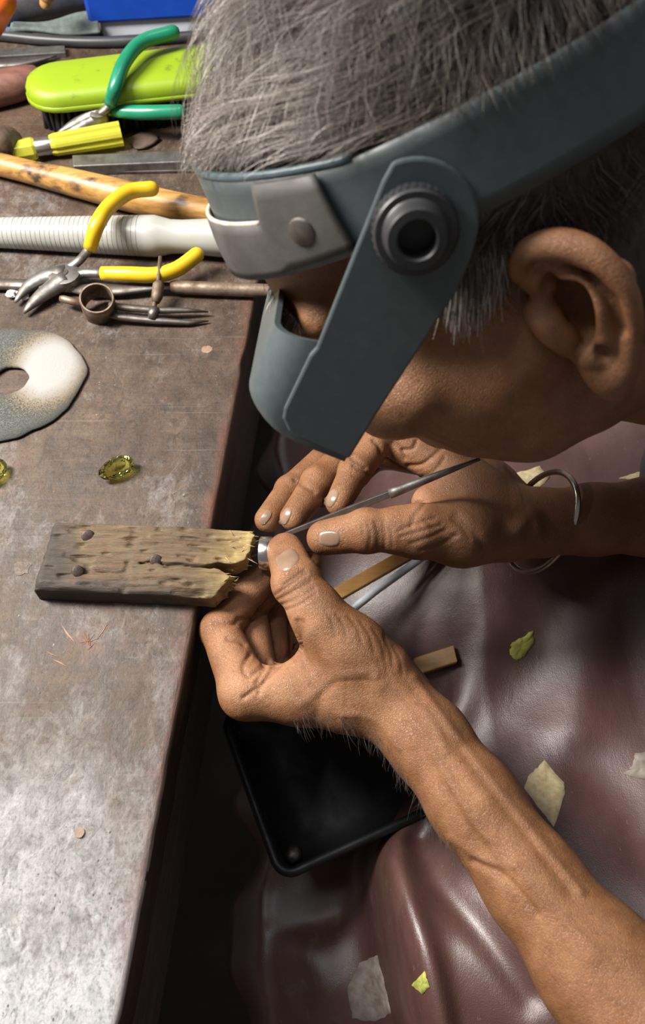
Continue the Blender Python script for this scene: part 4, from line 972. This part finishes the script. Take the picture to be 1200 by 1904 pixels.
# ---- hair
def strands(P0, rad, seg=3):
    """P0: (n, m, 3) polylines; rad: (n,) root radius"""
    n, m, _ = P0.shape; t = np.diff(P0, axis=1); t = np.concatenate([t, t[:, -1:]], 1); t /= np.linalg.norm(t, axis=2, keepdims=True)+1e-9
    a = np.cross(t, np.array([.3, .5, .8])); a /= np.linalg.norm(a, axis=2, keepdims=True)+1e-9; b = np.cross(t, a)
    r = rad[:, None]*np.linspace(1, .25, m)[None, :]
    V = np.stack([P0+(a*math.cos(2*math.pi*k/seg)+b*math.sin(2*math.pi*k/seg))*r[..., None] for k in range(seg)], 2).reshape(-1, 3)
    base = (np.arange(n)*m*seg)[:, None, None]; i = (np.arange(m-1)*seg)[None, :, None]; k = np.arange(seg)[None, None, :]; k2 = (k+1) % seg
    F_ = np.stack([base+i+k, base+i+k2, base+i+seg+k2, base+i+seg+k], -1).reshape(-1, 4)
    return V, F_
CE, RE = np.array([0, 0, 44.]), np.array([99., 76, 90])
def scalp_strands(n, length, offs, sel, whorl, curl, seedd, m=8, clumps=700):
    rg = np.random.default_rng(seedd); out = []
    d = rg.normal(size=(n*6, 3)); d /= np.linalg.norm(d, axis=1)[:, None]; root = CE+d*RE; d = d[sel(root)][:n]
    cd = rg.normal(size=(clumps, 3)); cd /= np.linalg.norm(cd, axis=1)[:, None]
    ci = np.argmax(d@cd.T, 1)
    crand = rg.normal(size=(clumps, 3)); clen = rg.uniform(.75, 1.2, clumps); coff = rg.uniform(.55, 1.25, clumps)
    w = whorl/np.linalg.norm(whorl)
    L_ = length*clen[ci]*rg.uniform(.7, 1.1, len(d)); O_ = offs*coff[ci]*rg.uniform(.35, 1.1, len(d)); ph = rg.uniform(0, 6.28, len(d)); jit = rg.normal(0, .22, (len(d), 3))
    pts = []; cur = d.copy()
    for s in range(m):
        u = s/(m-1)
        nrm = cur/RE; nrm /= np.linalg.norm(nrm, axis=1)[:, None]
        base = CE+cur*RE
        side = np.cross(nrm, w); side /= np.linalg.norm(side, axis=1)[:, None]+1e-6
        pts.append(base+nrm*(O_*(1-(1-u)**2.2)*(1-.25*u*u))[:, None]+side*(curl*np.sin(ph*.12+u*5.0+crand[ci, 0]*2.2)*u)[:, None])
        tang = cur-w; tang = tang*RE; tang -= nrm*(tang*nrm).sum(1)[:, None]; tang /= np.linalg.norm(tang, axis=1)[:, None]+1e-6
        tang = tang+side*(crand[ci, 1]*.45+jit[:, 0])[:, None]+(side*(.75*np.sin(u*4.2+crand[ci, 2]*2.5))[:, None])
        step = tang*(L_/(m-1))[:, None]
        cur = (base+step-CE)/RE; cur /= np.linalg.norm(cur, axis=1)[:, None]
    return np.stack(pts, 1), ci, d
def u_top(F_): return 81+.13*F_
def sel_top(r): return (r[:, 2] > 58+.13*r[:, 0]) & (r[:, 2] < 140)
hp_, ci, dd = scalp_strands(26000, 50, 28, sel_top, np.array([-.75, .15, .75]), 7.5, 3, 10)
lim = u_top(hp_[..., 0])+np.clip(hp_[..., 0]-40, 0, 99)*.16+np.clip((hp_[..., 0]-20)/8, -2, 4)
for s in range(1, hp_.shape[1]):                      # strands end where the headband holds them
    bad = hp_[:, s, 2] < lim[:, s]; hp_[bad, s] = hp_[bad, s-1]+(hp_[bad, s]-hp_[bad, s-1])*.02; lim[bad, s:] = 1e3
rg = np.random.default_rng(5)
ctone = rg.normal(0, .16, 700)
def tones(dd, ci):
    fr = np.clip(.28+.60*dd[:, 0], .0, 1)  # strands lighter in front, darker behind: light and shade painted into the tone
    return np.clip(fr+ctone[ci]*.8+rg.normal(0, .13, len(dd)), 0, 1)
th = tones(dd, ci)
hv1, hf1 = strands(HW(hp_), rg.uniform(.11, .21, len(hp_)))
ho = obj('hair', (hv1, hf1), M['hair'], person); tag(ho, 'short wavy grey hair, painted whiter on its lit front', kind='stuff')
attr(ho, 'hair_tone', np.repeat(th, hp_.shape[1]*3))
# hair below the band: temple, sideburn, nape
def sel_low(r):
    F_, L_, U_ = r[:, 0], np.abs(r[:, 1]), r[:, 2]
    return (U_ < 46+.11*F_) & (((F_ < 30) & (F_ > -10) & (U_ > 24+.0*F_) & (F_ < 52-.1*L_)) | ((F_ < -10) & (U_ > -14)))
lp_, ci2, dd2 = scalp_strands(5200, 22, 5, sel_low, np.array([-.35, 0, 1.0]), 1.5, 8, 6)
hv2, hf2 = strands(HW(lp_), rg.uniform(.15, .26, len(lp_)))
# sideburn wisps in front of the ear
n = 620; s_ = rg.random(n); w_ = rg.random(n)
rt = np.array([HP(880-60*a+70*b-10*a*b, 440+105*a+10*b, 75.5) for a, b in zip(s_, w_)]); 
dirs = np.array([[.55, .05, -.8]])+rg.normal(0, .16, (n, 3)); ln = rg.uniform(9, 20, n)*(1-.25*s_)
sp_ = np.stack([rt+dirs*(ln*u)[:, None]+np.array([0, 1., 0])*(2.4*np.sin(u*2.6))[..., None]-np.array([0, 0, 1.])*(u*u*2) for u in np.linspace(0, 1, 6)], 1)
hv3, hf3 = strands(HW(sp_), rg.uniform(.14, .24, n))
V_ = np.vstack([hv2, hv3]); F_ = np.vstack([hf2, hf3+len(hv2)])
ho2 = obj('side_hair', (V_, F_), M['hair'], person); tag(ho2, 'dark grey sideburn and nape hair below the headband', kind='stuff')
attr(ho2, 'hair_tone', np.r_[np.repeat(np.clip(.22+rg.normal(0, .16, len(lp_)), 0, 1), 18), np.repeat(np.clip(.42+rg.normal(0, .2, n), 0, 1), 18)])
# eyebrows
for sgn in (1, -1):
    n = 340; a = rg.random(n)
    rt = np.stack([100-5*a-6*a*a, sgn*(10+38*a), 43+4*np.sin(a*3.1)+rg.normal(0, 2.4, n)], 1)
    dr = np.stack([.85+0*a, sgn*(.2+.5*a), -.25+.0*a], 1)+rg.normal(0, .22, (n, 3)); ln = rg.uniform(6, 11, n)*(.25+.75*a)
    bp = np.stack([rt+dr*(ln*u)[:, None]-np.array([0, 0, 1.])*(u*u*3) for u in np.linspace(0, 1, 5)], 1)
    ev_, ef_ = strands(HW(bp), rg.uniform(.16, .27, n)); eo = obj('eyebrow', (ev_, ef_), M['hair'], person); tag(eo, 'bushy grey eyebrow', kind='stuff')
    attr(eo, 'hair_tone', np.repeat(np.clip(.55+rg.normal(0, .28, n), 0, 1), 15))
# fine dark hair on the near forearm
cand = np.where(lvis & (seg_dist(lx, ly, [(560, 1335), (640, 1338), (700, 1372), (745, 1440), (800, 1540), (860, 1610)]) < 16))[0]
ln_ = normals(lv, lq); pick = rg.choice(cand, 260); rt = lv[pick]; nn = ln_[pick]
dr = nn*.55+np.array([.25, -.75, .0])+rg.normal(0, .35, (260, 3)); ll = rg.uniform(2.5, 6.5, 260)
ap = np.stack([rt+dr*(ll*u)[:, None]+(np.array([.5, -.1, -.4])[None]*(u*u*ll*.5)[:, None]) for u in np.linspace(0, 1, 5)], 1)
av_, af_ = strands(ap, np.full(260, .07)); ao = obj('arm_hair', (av_, af_), M['hair'], person); tag(ao, 'fine dark hair along the near forearm', kind='stuff')
attr(ao, 'hair_tone', np.repeat(np.clip(rg.normal(.05, .1, 260), 0, 1), 15))
# shirt
sf = Field([60, -170, -330], [480, 560, 130], 6); trunk(sf, 0)
sf.cone((150, 262, 130), (255, 275, 85), 62, 62, 6, sub=True); sf.cone((196, -56, -10), (120, 10, 0), 48, 40, 4, sub=True)
sv_, sq_ = sf.mesh(); sv_ = relax(sv_, sq_, 2, .5)
obj('shirt', (sv_, sq_), M['shirt'], person)

# ------------------------------------------------------------------ apron over lap and chest
edge_px = [(985, 985), (962, 1040), (905, 1140), (850, 1240), (795, 1370), (742, 1475), (704, 1550), (706, 1620), (728, 1740), (762, 1904), (800, 2010)]
edge_xy = np.array([P(x, y, -88)[:2] for x, y in edge_px])
ysm = resample(np.c_[edge_xy, edge_xy[:, 0]*0], 60)[:, :2]; ysm = ysm[np.argsort(ysm[:, 1])]
RIDGES = [([(790, 1540), (830, 1650), (900, 1740), (980, 1850)], 9, -7), ([(735, 1600), (760, 1690), (800, 1800), (830, 1920)], 7, 4),
          ([(1150, 1040), (1090, 1200), (1075, 1350)], 18, 5), ([(1020, 1100), (980, 1250), (950, 1330)], 20, -3), ([(1110, 1420), (1180, 1560)], 20, -5),
          ([(480, 1690), (560, 1740), (600, 1830)], 14, 6), ([(640, 1660), (560, 1690), (450, 1700)], 10, -5)]
def apron_h(x, y):
    xe = np.interp(y, ysm[:, 1], ysm[:, 0])
    h = -172+36*np.exp(-((y-28)/70)**2)+30*np.exp(-((y-262)/80)**2)+.12*(y-140)
    q = x-xe
    h = h+.42*np.clip(x+30, 0, 135)+np.clip(x-105, 0, 500)*.12+np.clip(x-190, 0, 600)**1.5*.045
    up = 1/(1+np.exp(-q/3.2)); st_ = 1-1/(1+np.exp(-(y-165)/18)); h = h+st_*(up*30+up*13*np.exp(-((q-11)/12)**2))
    h = h-np.clip(-x-36, 0, 60)**1.5*.5
    h = h-42*(1-up)/(1+np.exp((y-88)/13))-34*np.exp(-((x-35)/62)**2-((y-128)/48)**2)
    for pts, w, a in RIDGES:
        pp = np.array([P(px, py, -80) for px, py in pts]); h = h+a*np.exp(-(seg_dist(x, y, resample(pp, 12)[:, :2])/w)**2)
    p = np.stack([x, y, x*0], -1)
    return h+vnoise(p, 46, 60)*1.6+vnoise(p, 19, 61)*.35
gx = np.arange(-54, 262, 2.6); gy = np.arange(-150, 470, 2.6)
GX, GY = np.meshgrid(gx, gy, indexing='ij'); GZ = apron_h(GX, GY); HEM = 14*vnoise(np.stack([GX*0, GY, GX*0], -1), 34, 66)*np.exp(-(GX+54)/16)
AV = np.stack([GX+HEM, GY, GZ], -1).reshape(-1, 3); I_ = np.arange(GX.size).reshape(GX.shape)
AF = np.c_[I_[:-1, :-1].ravel(), I_[1:, :-1].ravel(), I_[1:, 1:].ravel(), I_[:-1, 1:].ravel()]
apron = obj('apron', (AV, AF), M['apron'], person); tag(apron, 'worn maroon leathercloth apron with torn patches')
xq, yq, _ = proj(AV); attr(apron, 'mottle', np.clip((760-xq)/80, 0, 1)*np.clip((yq-1560)/80, 0, 1))
sm_ = apron.modifiers.new('t', 'SOLIDIFY'); sm_.thickness = .0016; sm_.offset = -1
def grid_h(x, y):
    i = min(max((x-gx[0])/2.6, 0), len(gx)-1.001); j = min(max((y-gy[0])/2.6, 0), len(gy)-1.001); a, b = int(i), int(j); u, w = i-a, j-b
    return GZ[a, b]*(1-u)*(1-w)+GZ[a+1, b]*u*(1-w)+GZ[a, b+1]*(1-u)*w+GZ[a+1, b+1]*u*w
def apron_hit(px, py):
    d = ray(px, py); t = (20-CAMH)/d[2]
    for _ in range(400):
        q = CC+d*t
        if q[2] <= grid_h(q[0], q[1]): break
        t += 1.0
    return CC+d*(t-.5)
def patch(name, label, poly, mat, dz=.8):
    poly = np.array(poly, float); c = poly.mean(0); V, F_ = [], []; n = len(poly); rings = (1, .97, .6, .3)
    smo = sum(np.roll(poly, k, 0) for k in range(-4, 5))/9
    for r in rings:
        for q, m_ in zip(poly, smo): V.append(apron_hit(*(c+((q if r > .9 else m_)-c)*r))+np.array([0, 0, dz if r < 1 else -.4]))
    V.append(apron_hit(*c)+[0, 0, dz])
    for i in range(len(rings)-1): F_ += [(i*n+k, i*n+(k+1) % n, (i+1)*n+(k+1) % n, (i+1)*n+k) for k in range(n)]
    F_ += [((len(rings)-1)*n+k, (len(rings)-1)*n+(k+1) % n, len(V)-1) for k in range(n)]
    o = obj(name, (np.array(V), F_), mat, apron); tag(o, label); return o
def jag(poly, per=5, amp=.8):
    poly = np.array(poly, float); out = []
    for a, b in zip(poly, np.roll(poly, -1, 0)):
        for k in range(per): out.append(a+(b-a)*k/per+(RNG.normal(0, amp, 2) if k else 0))
    return out
patch('torn_patch', 'cream canvas showing through a torn hole', jag([(1012, 1412), (1050, 1455), (1052, 1475), (1030, 1538), (1000, 1500), (975, 1465), (985, 1440), (1000, 1428)]), M['canvas'])
patch('torn_patch', 'grey-white canvas hole at the right edge', jag([(1158, 1438), (1176, 1425), (1182, 1400), (1230, 1392), (1235, 1450), (1185, 1448)]), M['greyscuff'])
patch('worn_patch', 'yellow-green scuffed hole', jag([(992, 1172), (994, 1195), (978, 1218), (962, 1228), (948, 1218), (952, 1195), (972, 1185)]), M['greenscrap'])
patch('worn_patch', 'large grey rubbed patch near the bottom', jag([(668, 1790), (702, 1775), (716, 1830), (728, 1885), (698, 1900), (655, 1895), (645, 1840)]), M['greyscuff'])
patch('worn_patch', 'small greenish-brown nick on the pleat', jag([(790, 1805), (800, 1835), (785, 1850), (765, 1832)]), M['greenscrap'])
patch('torn_patch', 'tan canvas hole beside the far wrist', jag([(925, 908), (960, 880), (1005, 866), (1022, 888), (1000, 912), (960, 925)]), M['canvas'])
patch('torn_patch', 'narrow tan frayed edge at the right', jag([(1150, 890), (1185, 878), (1230, 880), (1230, 894), (1180, 892)]), M['canvas'])

# ------------------------------------------------------------------ things under the hands
def lapz(px, py): return apron_hit(px, py)
a0, a1 = lapz(560, 1142), lapz(815, 995); a0[2] = a1[2] = max(a0[2], a1[2])+3
def strip(a, b, w, t):
    d = b-a; n = np.cross([0, 0, 1], d); n /= np.linalg.norm(n); return box8((a+b)/2+[0, 0, t/2], d/2, n*w/2, (0, 0, t/2))
tag(obj('wooden_strip', strip(P(560, 1147, -70), P(830, 992, -70), 9, 4), M['stripwood'], None, False, .6), 'ochre wooden strip lying below the hands beside the white rod', 'wooden strip')
tag(obj('white_rod', tube([P(600, 1178, -70), P(700, 1098, -68), P(830, 1005, -66)], 2.6, 12), M['white']), 'thin white rod lying beside the ochre wooden strip', 'rod')
tag(obj('wooden_offcut', strip(lapz(770, 1246)+[0, 0, 3], lapz(845, 1222)+[0, 0, 3], 12, 4), M['stripwood'], None, False, .8), 'short tan wooden offcut showing above the near wrist', 'wood offcut')
# dark tray under the bench
tr = thing('metal_tray', P(560, 1560, -140), 'dark metal tray with a rounded grey rim below the near hand', 'tray')
def rrect(c, ex, ey, hx_, hy_, r, n=8):
    pts = []
    for sx, sy, a0 in ((1, 1, 0), (-1, 1, 90), (-1, -1, 180), (1, -1, 270)):
        for k in range(n+1):
            t = math.radians(a0+90*k/n); pts.append(c+ex*(sx*(hx_-r)+r*math.cos(t))+ey*(sy*(hy_-r)+r*math.sin(t)))
    return np.array(pts)
k0, kx, ky = P(524, 1632, -116), P(715, 1545, -116), P(450, 1440, -116)
exx = (kx-k0); exx /= np.linalg.norm(exx); eyy = np.cross([0, 0, 1], exx); 
tc = k0+exx*66+eyy*52
def rloop(hx_, hy_, r, z): 
    q = rrect(tc, exx, eyy, hx_, hy_, r); q[:, 2] = z; return q
def loft(loops, close=True):
    n = len(loops[0]); V = np.vstack(loops); F_ = []
    for i in range(len(loops)-1): F_ += [(i*n+k, i*n+(k+1) % n, (i+1)*n+(k+1) % n, (i+1)*n+k) for k in range(n)]
    if close: F_.append(tuple((len(loops)-1)*n+k for k in range(n)))
    return V, F_
obj('pan', loft([rloop(62, 48, 8, -140), rloop(66, 52, 10, -116), rloop(64.5, 50.5, 9, -116), rloop(61, 47, 8, -137), rloop(40, 30, 6, -138)]), M['black_metal'], tr)
rim = rloop(66, 52, 10, -115.5); rim = np.vstack([rim, rim[:1]])
obj('rim', tube(rim, 3.0, 10, cap=False), M['black_metal'], tr)
def lump2(c, r, s, m, nm, lab, cat): tag(obj(nm, lump(c, r, s), m), lab, cat)
lump2(P(548, 1590, -138), 5, 3, M['dark_steel'], 'metal_scrap', 'small shiny metal scrap in the corner of the dark tray', 'scrap')

# ------------------------------------------------------------------ bangle on the far wrist
bc = (P(1004, 974, 0)+P(1004, 970, -24))/2; ba_ = P(1100, 966, -2)-P(965, 972, 0); ba_ = ba_/np.linalg.norm(ba_)
ba_ = ba_+np.array([0, .06, -.30]); ba_ /= np.linalg.norm(ba_)
_, c1, c2 = frame(ba_)
tag(obj('bangle', tube([bc+[0, 0, 0]+c1*26*math.cos(t)+c2*38*math.sin(t) for t in np.linspace(0, 2*math.pi, 49)], 1.8, 12, cap=False), M['bangle']), 'thin plain silver bangle on the far wrist', 'bangle')

# ------------------------------------------------------------------ magnifier headband visor
vz = thing('magnifier_visor', HW((0, 0, 60)), 'grey-blue plastic magnifier visor with a black side knob, worn on the head', 'magnifier visor')
def band_pt(phi, U_, grow=0.0):
    grow = grow-(.03+.22*max(0, math.cos(phi)))*(U_-62); return np.array([3+(104+grow)*math.cos(phi), (85+grow)*math.sin(phi), U_])
def strip_band(phis, lo_fn, hi_fn, g0, g1, rows=6, bow=0.0):
    V, F_ = [], []; n = len(phis); R_ = rows+1
    for g in (g1, g0):
        for ph in phis:
            F0 = 3+104*math.cos(ph)
            for r in range(R_):
                t = r/rows; U_ = lo_fn(ph, F0)*(1-t)+hi_fn(ph, F0)*t; V.append(HW(band_pt(ph, U_, g+bow*math.sin(math.pi*t))))
    o2 = n*R_
    for i in range(n-1):
        for r in range(rows):
            q = (i*R_+r, (i+1)*R_+r, (i+1)*R_+r+1, i*R_+r+1); F_.append(q); F_.append(tuple(x+o2 for x in q[::-1]))
        F_.append((i*R_, o2+i*R_, o2+(i+1)*R_, (i+1)*R_)); F_.append((i*R_+rows, (i+1)*R_+rows, o2+(i+1)*R_+rows, o2+i*R_+rows))
    for i, s in ((0, 1), (n-1, -1)):
        for r in range(rows): q = (i*R_+r, i*R_+r+1, o2+i*R_+r+1, o2+i*R_+r); F_.append(q if s > 0 else q[::-1])
    return np.array(V), F_
PH = np.linspace(-math.pi*.86, math.pi*.86, 140)
ulo = lambda ph, F0: 49+.11*F0
uhi = lambda ph, F0: 81+.13*F0+max(0, F0-40)*.16
obj('headband', strip_band(PH, lambda ph, F0: ulo(ph, F0)+9*min(1, max(0, (F0-30)/40)), uhi, -1.2, 1.2), M['band'], vz)
PT = np.linspace(-1.25, 1.25, 80)
rimp = [HW(band_pt(ph, uhi(ph, 3+104*math.cos(ph))+.6, 0)) for ph in PT]
obj('rim', tube(rimp, 1.7, 8), M['rim_lit'], vz)
def pad_hi(ph, F0): 
    a = abs(ph); base = ulo(ph, F0)+(uhi(ph, F0)-ulo(ph, F0))*.64
    t = min(1, max(0, (a-.80)/.05)); return base*(1-t)+(uhi(ph, F0)-.5)*t
PP = np.r_[np.linspace(-1.12, 1.12, 120)]
obj('leather_pad', strip_band(PP, lambda p, F0: ulo(p, F0)+6, pad_hi, 2.0, 4.2, 6, .8), M['leather'], vz)
pe = [HW(band_pt(ph, pad_hi(ph, 3+104*math.cos(ph))+.2, 3.2)) for ph in np.linspace(-.79, .79, 60)]
obj('stitched_edge', tube(pe, .95, 8), M['cream'], vz)
for s in (1, -1):
    ph = .98*s; F0 = 3+104*math.cos(ph); c = band_pt(ph, ulo(ph, F0)+19, 4.6); n_ = np.array([math.cos(ph)/104, math.sin(ph)/84, 0]); n_ /= np.linalg.norm(n_)
    obj('rivet', tube([HW(c), HW(c+n_*1.0), HW(c+n_*1.7)], [5.2, 4.9, 3.4], 20), M['dark_steel'], vz, autos=40)
# arms + hood
kk = np.array([28.9, 59.6]); aa = np.array([.85, -.527]); ww = np.array([.527, .85])
def AW(a, w, L): q = kk+aa*a+ww*w; return HW((q[0], L, q[1]))
side = [(-8, 15.2)]+[(20.5*math.cos(math.radians(t)), 20.5*math.sin(math.radians(t))) for t in range(134, 262, 9)]+[(2, -21.6), (13, -22.6), (40, -20.6), (66, -18.6), (86.5, -17.6), (87, -16), (86.2, 4), (85, 8), (81, 12), (77, 13), (54, 12.8), (50.3, 11.8)]
hood_side = [(50.5, 8), (50.3, 11.6), (47.8, 18), (60, 19), (84, 19), (90, 13), (91.5, 5), (91.5, -17.6), (85, -17.8), (52, -10)]
for s in (1, -1):
    obj('side_arm', prism_on([AW(a, w, s*86.0) for a, w in side], HL*s*3.0), M['band'], vz, False, 1.0)
    # knob with collar and bore
    obj('knob', revolve(HW((28.9, s*86, 59.6)), HL*s, HF, HU, [(0, 13), (3, 13.4), (9.5, 13.4), (10.5, 12.6), (10.6, 10.6), (11, 10.2), (15.5, 9.8), (17, 9.0), (17.2, 6.4), (16.6, 5.8), (9, 5.6), (8.9, .1)]), M['knob'], vz, autos=40)
    kg = []
    for k in range(36):
        t = 2*math.pi*k/36; u1 = HF*math.cos(t)+HU*math.sin(t); u2 = -HF*math.sin(t)+HU*math.cos(t)
        kg.append(box8(HW((28.9, s*92.3, 59.6))+u1*13.4, u1*.3, u2*.6, HL*2.8))
    obj('knurling', join(*kg), M['knob'], vz, False)
prof_h = []                                            # hood section across: (w, L)
for s in (1, -1):
    arc = [(-17.7, 84.6), (0, 84.6), (10, 84.2)]+[(12+15*math.sin(t), 69+15*math.cos(t)) for t in np.linspace(.15, math.pi/2, 9)]
    prof_h += [(w, s*L) for w, L in arc] if s == 1 else [(w, s*L) for w, L in arc[::-1]]
    if s == 1: prof_h += [(27.3, 40), (27.6, 0), (27.3, -40)]
def hood():
    n = len(prof_h); rows = []
    cen = np.array([0., 0.])
    def inner(w, L): return (w-2.2*(1 if w > 5 else .0), L-2.2*np.sign(L)*(1 if abs(L) > 60 else 0))
    rows.append([(49.5+.36*max(0, w-11)-(4 if abs(L) < 30 else 0)*0, w, L) for w, L in prof_h]); rows.append([(60, w, L) for w, L in prof_h]); rows.append([(72, w, L) for w, L in prof_h])
    for e in np.linspace(0, 1, 8):                     # end of the hood: rounded lip
        t = e*math.pi/2; rows.append([(80+11.3*math.sin(t)*(1-.28*max(0, (w-6)/21)), w-9*(1-math.cos(t))*max(0, (w-6)/21), L*(1-.012*e)) for w, L in prof_h])
    inn = [[(a, *inner(w, L)) for a, w, L in r] for r in rows]
    loop = rows+inn[::-1]; V = [AW(*q) for r in loop for q in r]; F_ = []; m = len(loop)
    for i in range(m):
        j = (i+1) % m
        for k in range(n-1): F_.append((i*n+k, i*n+k+1, j*n+k+1, j*n+k))
    F_.append(tuple(i*n for i in range(m))[::-1]); F_.append(tuple(i*n+n-1 for i in range(m)))
    return np.array(V), F_
obj('lens_hood', hood(), M['band'], vz, True, 0, autos=50)
obj('lens', prism_on([AW(85, w, L) for w, L in ((-14, -66), (-14, 66), (20, 66), (20, -66))], (HF*aa[0]+HU*aa[1])*2.2), M['lens'], vz, False)
